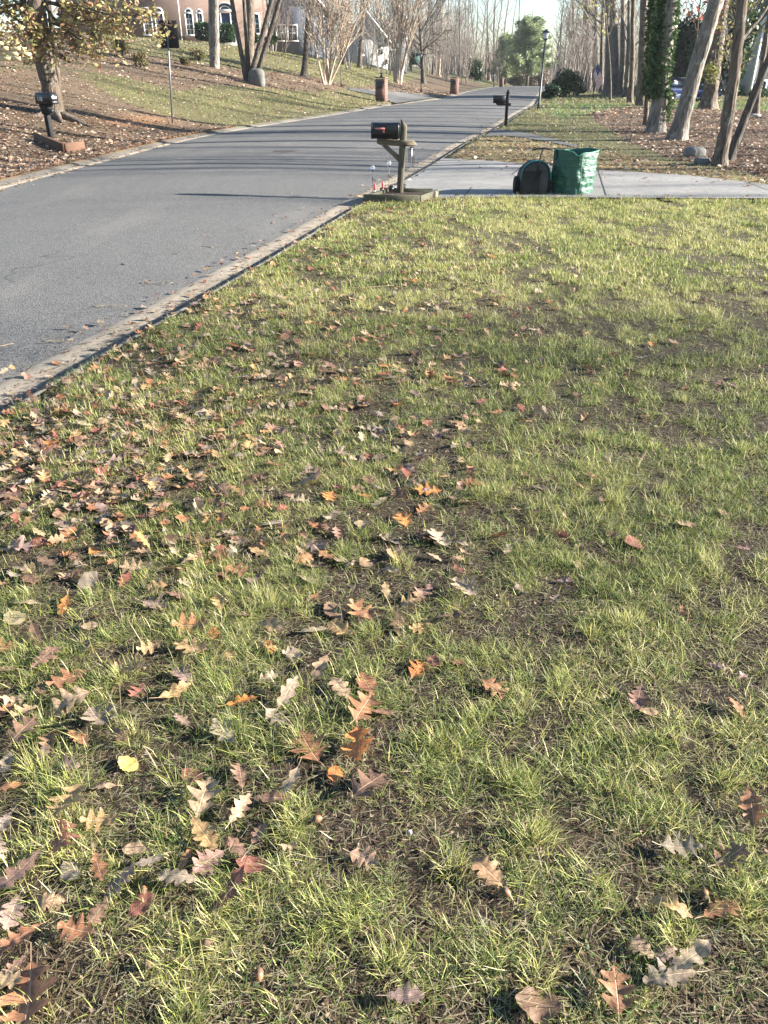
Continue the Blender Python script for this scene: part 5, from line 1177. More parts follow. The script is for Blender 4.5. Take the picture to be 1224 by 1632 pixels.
# ------------------------------------------------------------------ green leaf bag
p = hit(910, 313); p[1] += .33; p = np.array((p[0] * (p[1] / (p[1] - .33)), p[1], float(rz(p[1])) + .01))
rg = np.random.default_rng(4); n, m = 96, 40; V = []; hB = .63
cr = [(rg.uniform(0, 6.28), rg.uniform(.02, hB), rg.uniform(.12, .45), rg.uniform(.5, 2.6), rg.choice([-1, 1, 1]) * rg.uniform(.006, .022)) for _ in range(30)]
def bag_pt(a, z, off=0):
    t_ = z / hB; r = .292 * (1 + .05 * t_ + .0)
    r *= 1 / (abs(math.cos(a - .75)) ** 3.2 + abs(math.sin(a - .75)) ** 3.2) ** (1 / 3.2)
    for (ca, cz, ln, sl, amp) in cr:
        da = (a - ca + math.pi) % (2 * math.pi) - math.pi; d1_ = (da * .33) * math.cos(sl) + (z - cz) * math.sin(sl); d2_ = -(da * .33) * math.sin(sl) + (z - cz) * math.cos(sl)
        if abs(d1_) < ln: r += amp * (1 - abs(d1_) / ln) * max(0, 1 - abs(d2_) / .07) ** 1.3
    r += .012 * math.exp(-((z - .27) / .012) ** 2) - .014 * math.exp(-((z - .11) / .02) ** 2)
    return np.array(((r + off) * math.cos(a), (r + off) * .95 * math.sin(a), z + (t_ ** 6) * (.018 * math.sin(2 * a + .6) - .05 * math.exp(-(((a - 4.62 + math.pi) % (2 * math.pi) - math.pi) / .16) ** 2))))
for j in range(m + 1):
    for i in range(n): V.append(bag_pt(i * 2 * math.pi / n, hB * j / m))
for j in range(m, -1, -4):
    for i in range(n): V.append(bag_pt(i * 2 * math.pi / n, hB * j / m, -.006))
rws = m + 1 + len(range(m, -1, -4)); f = [(j * n + i, j * n + (i + 1) % n, (j + 1) * n + (i + 1) % n, (j + 1) * n + i) for j in range(rws - 1) for i in range(n)]
gt = NT('green_tarpaulin'); o = gt.obj(); gt.base(gt.ramp(gt.noise(5, 4, o), [(.3, (.012, .062, .038)), (.7, (.022, .10, .062))])).rough(.5); gt.p.inputs['Specular IOR Level'].default_value = .5; gt.bump(gt.math('ADD', gt.noise(7, 3, gt.scale(o, (1, 1, 2.5))), gt.math('MULTIPLY', gt.noise(26, 3, o), .25)), .9, .03)
r0 = empty('leaf_bag', tuple(p), 0, 'crumpled green tarpaulin leaf bag standing open on the driveway', 'bag')
mb = MB(); mb.raw(V, f); mb.build('bag_body', gt.m, r0, smooth=True)
mb = MB(); mb.tube([bag_pt(a, hB, .0) for a in np.linspace(0, 2 * math.pi, 97)], .006, 6, cap=False); mb.build('rim_hem', plain('light_green_hem', (.10, .30, .20), .4), r0, smooth=True)
mb = MB(); mb.tube([bag_pt(4.85 + .02 * math.sin(z * 9), z, .002) for z in np.linspace(.02, hB - .02, 24)], .0035, 5); mb.build('seam', plain('seam_green', (.16, .36, .26), .4), r0)
mb = MB(); P_ = [bag_pt(3.45 + .14 * math.sin(t_ * math.pi * 2) * .5, hB - .02, .01) + np.array((-.012 * math.sin(t_ * math.pi), 0, -.14 * math.sin(t_ * math.pi) + .02)) for t_ in np.linspace(0, 1, 14)]; mb.tube(P_, .010, 6); mb.build('strap_handle', plain('dark_green_strap', (.012, .05, .035), .7), r0, smooth=True)

# ------------------------------------------------------------------ leaf sweeper with black hopper
p = hit(848, 312); p[1] += .2; p = np.array((p[0] * 1.012, p[1], float(rz(p[1])) + .01))
r0 = empty('lawn_sweeper', tuple(p), R_(4), 'black leaf sweeper with a teal-edged arched hopper and T-shaped handle beside the green bag', 'lawn sweeper')
def archp(wd, h_, n=20): return [(-wd / 2, .02)] + [(-wd / 2 * math.copysign(abs(math.cos(a)) ** .8, math.cos(a)), h_ * .42 + h_ * .58 * math.sin(a) ** .85) for a in np.linspace(0, math.pi, n)] + [(wd / 2, .02)]
mesh_black = NT('black_mesh_fabric'); o = mesh_black.obj(); mesh_black.base(mesh_black.ramp(mesh_black.noise(9, 4, o), [(.3, (.008, .008, .009)), (.7, (.022, .022, .025))])).rough(.6); mesh_black.bump(mesh_black.noise(6, 4, o), .8, .03)
mb = MB(); A_ = archp(.42, .40); B_ = archp(.40, .36); k = len(A_); V = [(x, -.16, z) for x, z in A_] + [(x, .0, z + .01) for x, z in A_] + [(x, .2, z) for x, z in B_]
b = mb.n; mb.raw(V, [(a * k + i, a * k + i + 1, (a + 1) * k + i + 1, (a + 1) * k + i) for a in range(2) for i in range(k - 1)]); mb.ng.append([b + i for i in range(k)]); mb.ng.append([b + 2 * k + i for i in range(k)][::-1]); mb.build('hopper', mesh_black.m, r0)
mb = MB(); mb.prism([(x * .9, min(z, .0) if z < .29 else z * .965) for x, z in A_ if z >= .29] , .006, T4((0, -.168, 0), (math.pi / 2, 0, 0))); mb.v[-1][:, 1] = -.168 + (mb.v[-1][:, 1] + .168) ; mb.build('hopper_window', plain('grey_mesh', (.045, .044, .043), .7), r0)
mb = MB(); mb.prism([(.06, .02), (.17, .02), (.185, .20), (.17, .29), (.075, .29), (.05, .16)], .008, T4((0, -.172, 0), (math.pi / 2, 0, 0))); mb.build('side_panel', plain('sunlit_grey_fabric', (.05, .05, .047), .7, .3, 12, .5), r0)  # right panel looks lit: the sunlit grey is put into its fabric colour
mb = MB(); mb.tube([(x * 1.02, -.165, z + .006) for x, z in A_[1:-1]], .008, 8); mb.build('hoop', plain('teal_piping', (.015, .15, .18), .5), r0, smooth=True)
r0.scale = (1.12, 1, 1.22)
mb = MB(); mb.tube([(.0, -.20, .16), (.01, -.22, .36), (.045, -.24, .545)], .010, 8); mb.build('handle_shaft', M['black_matt'], r0, smooth=True)
mb = MB(); mb.tube([(-.10, -.24, .535), (-.04, -.24, .55), (.045, -.24, .555), (.13, -.24, .55), (.19, -.24, .535)], [.009, .011, .012, .011, .009], 8); mb.build('grip', M['black_matt'], r0, smooth=True)
for s_ in (-1, 1):
    n = 20; mb = MB(); V = []
    for r_w, xo in ((.0, .0), (.07, .0), (.075, -.006), (.10, -.006), (.105, .0), (.105, .034), (.1, .04), (0, .04)):
        for k in range(n): V.append((s_ * (.225 + xo), .02 + r_w * math.cos(k * 2 * math.pi / n), .107 + r_w * math.sin(k * 2 * math.pi / n)))
    mb.raw(V, [(a * n + k, a * n + (k + 1) % n, (a + 1) * n + (k + 1) % n, (a + 1) * n + k) for a in range(7) for k in range(n)]); mb.build('wheel', M['black_matt'], r0)
mb = MB(); mb.tube([(-.225, .02, .107), (.225, .02, .107)], .012, 6); mb.build('axle', M['steel'], r0)
#--PART4--
# ------------------------------------------------------------------ fallen leaves on the lawn, one object each
def leaf_mesh(kind, seed):
    rg = np.random.default_rng(seed)
    n = {'r': 40, 'w': 36, 'o': 16, 'n': 22}[kind]; t_ = np.linspace(0, 1, n)
    wid = {'r': .40, 'w': .31, 'o': .36, 'n': .20}[kind] * rg.uniform(.85, 1.15)
    L_ = {'r': 3.5, 'w': 4.5, 'o': 6, 'n': 3.5}[kind]; ph = rg.uniform(-.15, .15)
    env = np.sin(math.pi * np.clip(t_, 0, 1) ** {'r': .80, 'w': 1.15, 'o': .9, 'n': .9}[kind]) ** .75 + .02
    fr = (L_ * t_ + ph) % 1; lobe = np.abs(np.sin(math.pi * (L_ * t_ + ph)))
    if kind == 'r': mod = .22 + .78 * lobe ** 1.7
    elif kind == 'w': mod = .30 + .70 * lobe ** .9
    elif kind == 'n': mod = .45 + .55 * lobe ** 1.2
    else: mod = 1 + .03 * np.sin(t_ * 40)
    sweep = {'r': .42, 'w': .25, 'o': .1, 'n': .5}[kind]
    cols_ = np.array((-1, -.66, -.33, 0, .33, .66, 1.0))
    jit = 1 + rg.normal(0, .07, (n, 2))
    k1 = rg.normal(0, 1.0); cup = rg.uniform(-.1, 1.3) * rg.choice([1, 1, -1]); tw = rg.normal(0, .5); edge = rg.uniform(.0, .05)
    V, A = [], []
    V2 = []; n_st = 5
    for q in range(n_st):                       # the stalk
        x = -.24 + .24 * q / (n_st - 1); V2.append((x, 0, x)); 
    for i in range(n):
        w_ = wid * env[i] * mod[i]
        for c in cols_:
            ww = w_ * c * (jit[i, 0] if c < 0 else jit[i, 1]); x = t_[i] + sweep * abs(ww) * (1 - .5 * t_[i]); V.append((x, ww)); A.append((t_[i], c * max(mod[i], .2), abs(fr[i] - .5) * 2 if kind != 'o' else abs(((L_ * t_[i]) % 1) - .5) * 2))
    V = np.array(V)
    V = np.vstack([V, [(p_[0], s_ * .009) for p_ in V2 for s_ in (-1, 1)]]); A += [(0, 0, 1)] * (2 * n_st)
    x, y = V[:, 0], V[:, 1]
    z = .3 * k1 * (x - .5) ** 2 + cup * 1.1 * y ** 2 + tw * x * y * .6 + edge * np.sin(x * 11 + seed) * np.abs(y) / .3 + .10 * (fbm(x + seed, y, .28, seed) - .5) + .03 * np.abs(y)
    P = np.stack([x - .45, y, z - z.mean()], 1)
    m = len(cols_); f = [(i * m + j, i * m + j + 1, (i + 1) * m + j + 1, (i + 1) * m + j) for i in range(n - 1) for j in range(m - 1)]
    b = n * m; f += [(b + 2 * q, b + 2 * q + 1, b + 2 * q + 3, b + 2 * q + 2) for q in range(n_st - 1)] + [(b + 2 * n_st - 2, b + 2 * n_st - 1, 4, 2)]
    P[:, 2] += .0
    return P, np.array(f), np.array(A)
LV = {}
for kind, cnt in (('r', 12), ('w', 10), ('o', 4), ('n', 6)):
    for s in range(cnt): LV.setdefault(kind, []).append(leaf_mesh(kind, 100 * ord(kind) + s))
LM = {}
for kind, l in LV.items():
    for P, f, A in l:
        me = bpy.data.meshes.new('oak_leaf' if kind != 'o' else 'oval_leaf'); me.from_pydata(P.tolist(), [], f.tolist()); me.polygons.foreach_set('use_smooth', np.ones(len(f), bool))
        a_ = me.attributes.new('lf', 'FLOAT_VECTOR', 'POINT'); a_.data.foreach_set('vector', A.astype(np.float32).ravel()); me.materials.append(M['oak']); LM.setdefault(kind, []).append(me)
LCOL = dict(orange=(.66, .23, .055), rust=(.36, .16, .075), tan=(.44, .30, .18), golden=(.45, .28, .13), pale=(.40, .32, .22), grey=(.27, .22, .17), mauve=(.25, .175, .15), brown=(.20, .115, .075), russet=(.28, .10, .07), pink=(.30, .17, .13), yellow=(.66, .48, .12), black=(.05, .035, .03))
CK = {'o': 'orange', 'u': 'rust', 't': 'tan', 'g': 'golden', 'p': 'pale', 'y': 'grey', 'm': 'mauve', 'b': 'brown', 'x': 'russet', 'k': 'pink', 'e': 'yellow', 'd': 'black'}
LIST = """73 1059 60 20 w k|113 1090 65 60 r u|47 1142 55 10 w t|157 1152 60 150 r y|208 1227 40 80 o e|115 1284 72 75 r g|98 1343 85 30 r x|39 1397 88 25 w k|114 1396 48 100 o y|191 1421 70 110 w m
289 1412 70 100 w y|338 1382 58 60 w k|299 1377 50 120 n u|382 1363 52 100 n k|326 1284 80 20 r t|306 1240 44 110 o x|385 1245 52 15 w b|431 1284 62 170 w b|466 1255 62 75 n p|382 1304 58 10 w t
412 1338 44 0 w k|571 1198 82 20 r o|495 1203 72 10 r u|586 1265 74 200 r b|458 1118 66 60 n p|441 1152 48 300 r y|546 1110 64 35 w t|585 1098 52 100 o u|578 1142 64 15 r u|294 1086 54 30 w m
243 1038 42 10 r g|294 1157 42 10 w m|426 1088 34 80 r p|468 1049 34 100 o p|431 1037 34 150 n o|163 1460 52 10 w b|128 1495 62 175 r u|76 1446 52 30 w t|25 1460 64 70 w m|40 1510 72 40 w u
50 1592 118 40 r u|30 1550 44 10 w k|8 1572 64 90 w t|6 1318 52 80 w y|17 1265 46 80 n u|71 1211 34 70 w m|100 1228 54 60 w m|186 1181 56 35 n b|140 1034 42 20 r y|405 1385 52 70 o x
466 1355 38 10 r t|245 1382 48 0 n y|666 1074 44 10 r o|730 1060 32 0 w m|1148 1071 32 100 w m|1079 1362 64 10 r y|1158 1377 66 130 r b|1102 1535 96 120 n p|1061 1528 52 110 w m|1023 1522 44 0 w t
1069 1566 92 10 w y|980 1594 76 60 r u|860 1612 74 10 o b|643 1599 62 80 w m|671 1008 36 100 r g|613 1143 34 40 o b|579 987 62 50 r u|535 980 50 10 o b|503 1012 52 15 n p|432 1039 32 150 n g
469 1048 34 60 r y|653 965 42 90 r g|672 1002 38 110 r g|743 948 56 80 r p|677 948 52 110 w k|621 916 36 60 n p|584 904 30 130 o t|702 867 50 60 r p|695 894 34 60 n p|675 860 28 90 o b
731 914 32 130 n x|832 945 34 60 r m|815 923 26 30 n y|643 835 38 60 r o|675 815 36 30 r u|685 787 44 20 r o|606 803 44 70 n p|599 784 28 30 n y|792 791 24 10 r p|716 698 26 20 w d
751 715 34 0 r b|528 825 34 110 w m|454 862 44 25 n u|501 877 44 40 r m|523 892 42 30 r u|493 928 44 20 r p|376 914 46 10 r u|349 963 48 70 w g|351 835 34 110 n g|324 870 50 10 r u
339 899 36 30 r u|655 774 36 100 w m|626 750 32 10 r u|653 750 32 0 w m|599 688 36 60 r y|494 762 52 20 r m|351 786 50 10 w b|726 1063 30 0 w x|20 752 38 60 r p|121 701 44 55 n g
88 687 46 20 n p|78 799 42 0 w t|113 817 40 130 w p|29 878 54 20 r m|155 777 40 60 w t|242 773 42 60 w g|232 878 38 95 w o|157 884 46 10 r o|162 832 44 30 r y|242 809 50 0 w t
255 825 46 70 r g|327 871 56 10 r b|353 832 36 110 n o|353 786 44 0 r b|294 956 54 60 w b|248 969 50 10 r m|327 705 42 30 n y|322 662 30 10 o p|100 773 30 10 w x|42 966 44 160 n p
26 992 46 0 o p|173 726 28 60 o t|1154 456 26 20 r b|1000 454 22 20 w b|974 437 20 10 w p|1008 392 18 80 n u|989 499 18 0 w m|1038 488 18 20 o m|1038 553 22 0 w o|1021 574 20 150 n p
1171 619 26 90 w m|726 570 26 20 w k|740 569 24 20 w t|717 608 38 25 w u|764 617 30 160 n p|790 662 22 10 w u|766 645 20 20 o x|785 411 28 20 w o|773 454 24 20 w k|792 478 30 20 n x
726 493 24 20 w b|845 345 18 20 o b|975 853 38 30 w k|1010 872 40 0 o x|898 930 28 20 w m|925 905 18 0 o t|1065 665 16 0 w y|690 1060 30 20 o x|1180 1085 18 0 n k|1035 1140 20 0 o t
600 700 28 50 r y|492 630 34 10 w t|525 655 30 0 r p|455 690 30 40 w t|412 705 26 20 r m|505 760 30 40 r k|545 745 26 0 w u|372 600 28 10 w t|545 607 26 0 r o|390 605 28 30 w p
640 685 28 80 r u|575 640 26 10 n k|660 450 18 100 o o|530 590 20 0 w x|710 690 20 0 w t|610 735 20 50 r b|560 905 30 70 n p|630 885 34 60 r m|885 960 22 0 r m|1180 880 20 0 w k"""
items = []
for q in LIST.replace('\n', '|').split('|'):
    a = q.split(); items.append([float(a[0]), float(a[1]), float(a[2]), float(a[3]), a[4], CK[a[5]]])
rg = np.random.default_rng(31)
def clear(px, py, s):
    return all((px - it[0]) ** 2 + ((py - it[1]) * 1.3) ** 2 > (.35 * (s + it[2])) ** 2 for it in items)
tries = 0
while len(items) < 300 and tries < 60000:
    tries += 1
    py = 560 + 900 * rg.random() ** 1.15; px = rg.uniform(-5, 1220)
    dens = max(0, 1 - px / (620 if py > 900 else 760)) ** .9 + .035 + (.25 if 500 < px < 780 and py < 1000 else 0)
    if rg.random() > dens: continue
    g_ = hit(px, py)
    if g_[0] < RK(g_[1]) + .05: continue
    s = (.115 * rg.uniform(.65, 1.15)) * F / (g_[1] * cp + (H - g_[2]) * sp)
    if not clear(px, py, s): continue
    kd = rg.choice(list('rrrwwwnno'))
    items.append([px, py, s * (.55 if kd == 'o' else 1), rg.uniform(0, 360), kd, rg.choice(['tan', 'tan', 'rust', 'brown', 'mauve', 'rust', 'grey', 'brown', 'pale', 'tan', 'rust', 'russet', 'golden', 'orange', 'brown'])])
ANCH = [((571, 1198), 'the bright orange oak leaf'), ((208, 1227), 'the round yellow leaf'), ((39, 1397), 'the large pink-red oak leaf'), ((50, 1592), 'the huge rust leaf in the corner'), ((1102, 1535), 'the long pale leaf at lower right'), ((743, 948), 'the pale star-shaped leaf'),
        ((716, 698), 'the near-black leaf'), ((579, 987), 'the long rust oak leaf'), ((289, 1412), 'the broad grey oak leaf'), ((1010, 872), 'the dark red oval leaf'), ((232, 878), 'the upright orange leaf'), ((121, 701), 'the long golden leaf near the kerb'), ((785, 411), 'the orange leaf on the far lawn'), ((1158, 1377), 'the brown oak leaf at right'), ((685, 787), 'the curled orange oak leaf in mid lawn'), ((1038, 553), 'the small orange leaf on the right lawn'), ((624, 322), 'the mailbox planter')]
OWN = {(571, 1198): 'bright orange deeply lobed oak leaf lying sunlit in the lower middle of the lawn', (208, 1227): 'round yellow leaf standing out in the grass at lower left', (39, 1397): 'large pink-red oak leaf lying flat near the lower left edge', (50, 1592): 'huge rust-brown pointed oak leaf in the bottom left corner', (1102, 1535): 'long narrow pale leaf lying diagonally in a cluster at lower right',
       (743, 948): 'pale star-shaped dry oak leaf near the middle of the lawn', (716, 698): 'shrivelled near-black leaf on the middle lawn', (579, 987): 'long rust-brown lobed oak leaf above the centre leaf cluster', (289, 1412): 'broad pale grey round-lobed oak leaf at lower left of centre', (1010, 872): 'dark red oval leaf beside a pinkish one at right', (232, 878): 'orange curled leaf standing upright in the left grass',
       (121, 701): 'long golden leaf slanting in the grass near the kerb', (785, 411): 'orange oak leaf on the far lawn toward the driveway', (1158, 1377): 'brown pointed oak leaf with a long stalk at the right', (685, 787): 'curled orange-red oak leaf in the middle of the lawn', (1038, 553): 'small orange leaf alone on the right side of the lawn', (860, 1612): 'long brown oval leaf at the bottom edge right of centre', (98, 1343): 'large russet oak leaf under the golden one at lower left', (115, 1284): 'golden oak leaf tipped upward above the large russet leaf', (326, 1284): 'large tan pointed oak leaf in the lower left cluster'}
KN = {'r': 'pointed oak leaf', 'w': 'round-lobed oak leaf', 'o': 'oval leaf', 'n': 'narrow oak leaf'}
ORD = ['', 'second ', 'third ', 'fourth ', 'fifth ', 'sixth ', 'seventh ', 'eighth ', 'ninth ', 'tenth ', 'eleventh ', 'twelfth ']
keys = {}
for i, it in enumerate(items):
    k = (int(it[0]), int(it[1]))
    if k in OWN: it.append(OWN[k]); continue
    d = [((it[0] - a[0]) ** 2 + (it[1] - a[1]) ** 2, a, n_) for a, n_ in ANCH]; dd, a, n_ = min(d)
    dx, dy = it[0] - a[0], it[1] - a[1]
    rel = ('left of' if dx < 0 else 'right of') if abs(dx) > abs(dy) else ('beyond' if dy < 0 else 'in front of')
    keys.setdefault((it[5], it[4], rel, n_), []).append((dd, i)); it.append(None)
for (c_, k_, rel, n_), l in keys.items():
    for r_k, (dd, i) in enumerate(sorted(l)):
        items[i][6] = ('%s%s %s %s %s' % ('' if len(l) == 1 else (ORD[r_k] + 'nearest ').replace('second nearest', 'second-nearest').replace('third nearest', 'third-nearest'), c_, KN[k_], rel, n_)).strip()
rg = np.random.default_rng(8); cnt_ = {}
for it in items:
    px, py, s, yaw, kind, cname, label = it
    g_ = hit(px, py); D = g_[1] * cp + (H - g_[2]) * sp; L_ = min(max(s * D / F, .06), .19) * 1.12
    k = cnt_.get(kind, 0); cnt_[kind] = k + 1; me = LM[kind][k % len(LM[kind])]
    o = bpy.data.objects.new('oak_leaf' if kind != 'o' else 'oval_leaf', me); COL.objects.link(o)
    o.location = (g_[0], g_[1], g_[2] + .010 + .012 * rg.random() + (.012 if s > 55 else 0)); sc = L_ / 1.12; o.scale = (sc, sc * rg.uniform(.85, 1.1), sc * rg.uniform(.7, 1.3))
    tilt = abs(rg.normal(0, .14)); ta = rg.random() * 6.283
    if label.startswith('orange curled leaf standing'): tilt, ta = 1.1, 0
    nrm = Vector((math.cos(ta) * math.sin(tilt), math.sin(ta) * math.sin(tilt), math.cos(tilt)))
    yv = math.atan2(math.sin(R_(yaw)) * 1.25, math.cos(R_(yaw)))
    o.rotation_mode = 'QUATERNION'; o.rotation_quaternion = nrm.to_track_quat('Z', 'Y') @ Euler((0, 0, yv + rg.normal(0, .15))).to_quaternion()
    if tilt > .5: o.location.z += .035
    b_ = rg.uniform(.85, 1.12); c = LCOL[cname]; o.color = (min(1, c[0] * b_), min(1, c[1] * b_ * rg.uniform(.94, 1.06)), min(1, c[2] * b_ * rg.uniform(.9, 1.1)), 1)
    tag(o, label, 'leaf', 'fallen leaves lying on the near lawn')
# the many smaller leaves beyond those: one mass
def leaf_mass(name, label, px0, py0, n, densf, ground=None, smin=.06, smax=.125):
    rg = np.random.default_rng(n); mb = MB(); c_ = [LCOL[q] for q in ('rust', 'tan', 'tan', 'golden', 'pale', 'pale', 'grey', 'mauve', 'brown', 'brown', 'russet', 'pink')]; made = 0
    for _ in range(n):
        q = densf(rg)
        if q is None: continue
        x, y, z = q; kind = rg.choice(list('rrwwno')); P, f, A = LV[kind][rg.integers(0, len(LV[kind]))]
        Q = Euler((rg.normal(0, .22), rg.normal(0, .22), rg.random() * 6.28)).to_matrix(); L_ = rg.uniform(smin, smax)
        V = (P * L_ * (1, 1, rg.uniform(.7, 1.6))) @ np.array(Q).T + (x, y, z + .016)
        c = np.array(c_[rg.integers(0, len(c_))]) * rg.uniform(.7, 1.1); mb.raw(V, f, c)
    return tag(mb.build(name, M['litter'], smooth=True, colattr=True), label, 'fallen leaves', kind='stuff')
def lawn_pt(rg):
    py = 320 + 640 * rg.random() ** 1.7; px = rg.uniform(0, 1224)
    dens = (1.0 * math.exp(-max(0, px - (480 if py < 430 else 360)) / 210.0)) + (.28 if py > 340 else .16) * math.exp(-max(0, px - 720) / 90.0) + .02
    dens *= min(1, max(.0, (960 - py) / 330)) * min(1, .55 + (g0 := max(0, 420 - px) / 420)) if py > 620 else 1
    if rg.random() > dens: return None
    g_ = hit(px, py)
    if not (g_[0] > RK(g_[1]) + .0 and g_[1] < np.interp(g_[0], dnx, dny)): return None
    return g_[0], g_[1], g_[2] + .004
leaf_mass('lawn_leaf_litter', 'smaller dry leaves strewn thickly along the kerb side of the lawn', 0, 0, 8200, lawn_pt, smin=.045, smax=.10)
def gut_pt(rg):
    y = rg.uniform(2.5, 34) if rg.random() < .8 else rg.uniform(2.5, 9); o = rg.uniform(.06, .5) if rg.random() < .85 else rg.uniform(.5, 1.6); return float(RK(y)) - o, y, float(rz(y)) - (.048 if o < GW else .030) 
leaf_mass('gutter_leaf_litter', 'leaf scraps and crumbs caught in the gutter and at the road edge', 0, 0, 620, gut_pt, smin=.02, smax=.085)
def gutl_pt(rg):
    y = 13.5 + 16 * rg.random() ** 1.2; o = abs(rg.normal(0, .22)) * (1.3 - (y - 13.5) / 20); return float(LK(y)) + o - .15, y, float(rz(y)) + (.03 if o < .15 else -.06)
leaf_mass('gutter_leaf_litter', 'brown leaves spilling over the far kerb onto the road edge', 0, 0, 1700, gutl_pt, smin=.06, smax=.12)
def drv_pt(rg):
    x = rg.uniform(.6, 7.5); a_, b_ = np.interp(x, dnx, dny), np.interp(x, dfx, dfy); y = b_ - (b_ - a_) * min(.98, abs(rg.normal(0, .3))) if rg.random() < .6 else a_ + .5 * abs(rg.normal(0, .35))
    return (x, y, float(rz(y)) + .018) if in_drive(x, y) and x > RK(y) + .3 else None
leaf_mass('driveway_leaf_litter', 'a few dry leaves blown onto the concrete driveway', 0, 0, 150, drv_pt, smin=.03, smax=.10)
# crumbs and grit in the gutter
mb = MB(); rg = np.random.default_rng(3); m = 9000; y = 2 + 36 * rg.random(m) ** 1.6; x = RK(y) - .1 - np.abs(rg.normal(.12, .16, m))
rng = rg
blades(mb, x, y, rz(y) - .044, rng.uniform(.006, .035, m), rng.uniform(.003, .009, m), rng.random(m) * 6.283, np.full(m, 1.5), rng.uniform(-.2, .2, m), np.array([(.30, .22, .14), (.16, .10, .06), (.40, .33, .24), (.08, .06, .04)])[rng.integers(0, 4, m)], 2)
tag(mb.build('gutter_debris', M['grass'], colattr=True), 'fine grit and straw in the gutter', 'debris', kind='stuff')
# low weeds and moss between the tufts
mb = MB(); m = 16000; y = .7 + 10 * rng.random(m) ** 1.4; x = rng.uniform(-1, 1, m) * (.47 * (y + 1)); k = (x > RK(y) + .1) & (fbm(x, y, .3, 91, 3) > .56) & (y < 12.6); x, y = x[k], y[k]
litter(mb, x, y, rng.uniform(.006, .016, len(x)), -.006, np.array([(.05, .10, .02), (.08, .13, .03), (.10, .12, .035)]))
tag(mb.build('ground_weeds', M['grass'], colattr=True), 'tiny clover and moss leaves close to the soil', 'weeds', kind='stuff')

mb = MB(); m = 26000; y = .6 + 7 * rng.random(m) ** 1.2; x = rng.uniform(-1, 1, m) * (.47 * (y + 1) + .2); k = (x > RK(y) + .04); x, y = x[k], y[k]
litter(mb, x, y, rng.uniform(.004, .014, len(x)) * (1 + y / 9), -.008, np.array([(.05, .035, .024), (.11, .07, .045), (.22, .15, .10), (.03, .022, .016), (.30, .23, .16), (.16, .10, .06)]))
tag(mb.build('soil_crumbs', M['litter'], colattr=True), 'crumbs of soil, bark and broken leaf on the bare patches', 'soil', kind='stuff')

# ------------------------------------------------------------------ acorns, twigs, pebble
acm = plain('acorn_shell', (.30, .13, .06), .35, .3, 40, .1, spec=.5); acc = plain('acorn_cap', (.12, .08, .05), .9, .3, 60, .8)
AC = [(230, 1425, 'acorn right of the mauve oak leaf at lower left'), (327, 1512, 'shiny reddish acorn on bare soil near the bottom, left of centre'), (414, 1561, 'dull acorn on bare soil at the bottom, left of centre'), (507, 1314, 'acorn in the grass below the bright orange leaf'), (1063, 1181, 'pale reddish acorn in green grass at the right'), (740, 1395, 'acorn in short grass right of the bottom middle'), (806, 1433, 'acorn half hidden in grass at lower right of centre'), (1120, 1433, 'acorn in dark soil left of the brown oak leaf at right'), (235, 1545, 'dark acorn near the bottom, right of the corner leaf'), (560, 905, 'acorn in the middle lawn left of a grey leaf')]
first = None
for i, (px, py, lb) in enumerate(AC):
    g_ = hit(px, py)
    if first is None:
        first = o = empty('acorn', (0, 0, 0)); mb = MB(); mb.lathe([(0, -.011), (.003, -.0105), (.007, -.007), (.0088, -.001), (.0085, .005)], 14); mb.lathe([(.0085, .005), (.006, .010), (0, .0115)], 14); mb.build('nut', acm, o, smooth=True)
        mb = MB(); mb.lathe([(.0095, .002), (.0102, .005), (.008, .011), (.003, .0135), (.0015, .018), (0, .018)], 14); mb.build('cup', acc, o, smooth=True)
    else: o = copy_tree(first)
    o.location = (g_[0], g_[1], g_[2] + .016); o.rotation_euler = (1.3 + .3 * math.sin(i * 3), .3 * math.cos(i * 2), i * 1.7); tag(o, lb, 'acorn', 'acorns lying in the lawn')
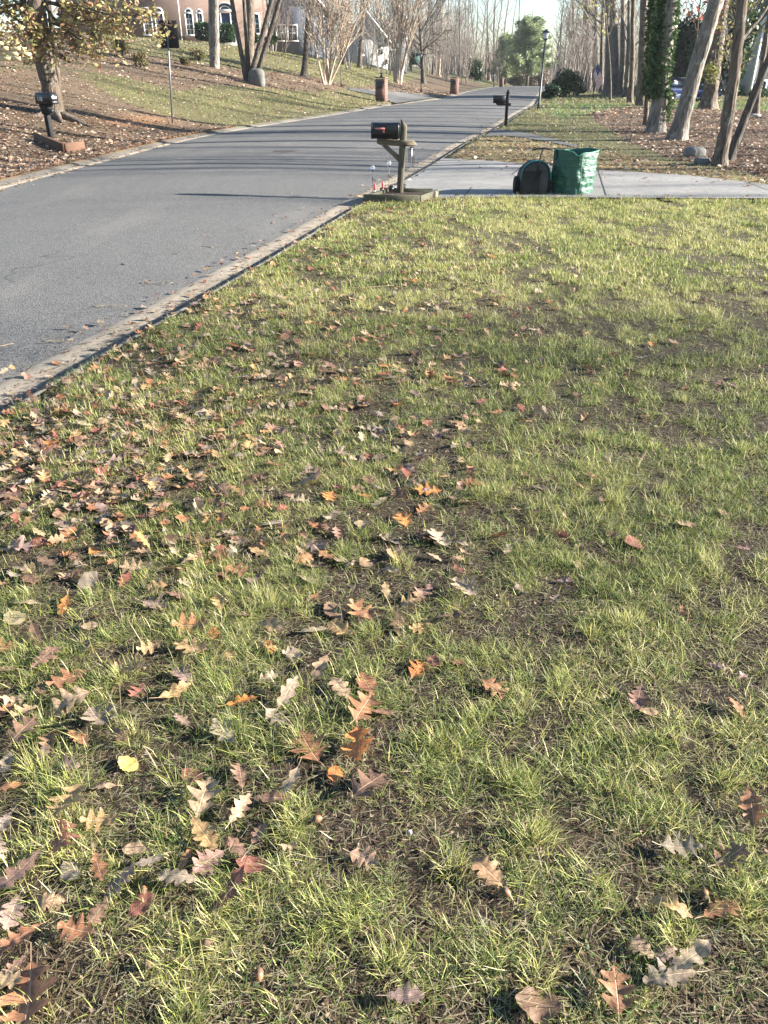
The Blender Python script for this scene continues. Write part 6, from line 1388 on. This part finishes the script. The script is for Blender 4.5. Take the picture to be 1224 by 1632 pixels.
def twig(px, py, L_, yaw, label, fork=True, road=True, seed=0):
    rg = np.random.default_rng(seed); g_ = hit0(px, py, -.035) if road else hit(px, py)[:2]; z = float(rz(g_[1])) - (.030 if g_[0] < RK(g_[1]) - GW else .038) if road else float(gz(*g_)) + .02
    o = None; mb = MB(); n = 8; P = np.stack([np.linspace(-.5, .5, n) * L_, np.cumsum(rg.normal(0, .02, n)) * L_, .004 + .004 * rg.random(n)], 1); mb.tube(P, np.linspace(.0045, .0018, n), 5)
    if fork:
        for k in (3, 5): mb.tube([P[k], P[k] + (L_ * .14, L_ * .10 * rg.choice([-1, 1]), .004), P[k] + (L_ * .28, L_ * .14 * rg.choice([-1, 1]), .002)], [.003, .002, .0012], 4)
    o = mb.build('twig', M['pale_twig'] if 'pale_twig' in M else M.setdefault('pale_twig', plain('dry_twig', (.30, .22, .14), .9, .4, 40)), smooth=True); o.location = (g_[0], g_[1], z); o.rotation_euler = (0, 0, R_(yaw)); tag(o, label, 'twig')
twig(253, 453, .26, 5, 'forked pale twig lying on the road near the gutter', seed=1)
twig(436, 355, .16, 100, 'short dark bent twig on the road left of the gutter, up the street', False, seed=2)
twig(92, 545, .22, 15, 'pale forked twig on the road at the left edge of the picture', seed=3)
twig(175, 490, .30, 4, 'thin straight straw-coloured twig on the road beside the gutter', False, seed=4)
twig(8, 553, .12, 40, 'tiny twig at the left picture edge on the road', False, seed=5)
twig(590, 463, .45, 12, 'long bare stick lying across the leafy lawn near the kerb', False, False, seed=6)
twig(330, 395, .14, 160, 'little twig on the road between the two pale twigs and the dark bent one', True, seed=8)
rock(653, 1328, 13, 12, 'small white pebble in the grass at the bottom middle', 12, (.55, .55, .56), name='pebble')

# ------------------------------------------------------------------ thin winter air
mb = MB(); mb.box((60, 170, 6), (420, 400, 72)); hz_ = mb.build('haze', bpy.data.materials.new('thin_haze')); hz_['kind'] = 'stuff'; hz_['label'] = 'thin pale air between the camera and the far wood'
hm = hz_.data.materials[0]; hm.use_nodes = True; ht = hm.node_tree; ht.nodes.clear(); ho = ht.nodes.new('ShaderNodeOutputMaterial'); hv = ht.nodes.new('ShaderNodeVolumePrincipled')
hv.inputs['Color'].default_value = (.92, .95, 1, 1); hv.inputs['Density'].default_value = .00022; hv.inputs['Anisotropy'].default_value = .2; ht.links.new(hv.outputs[0], ho.inputs[1])
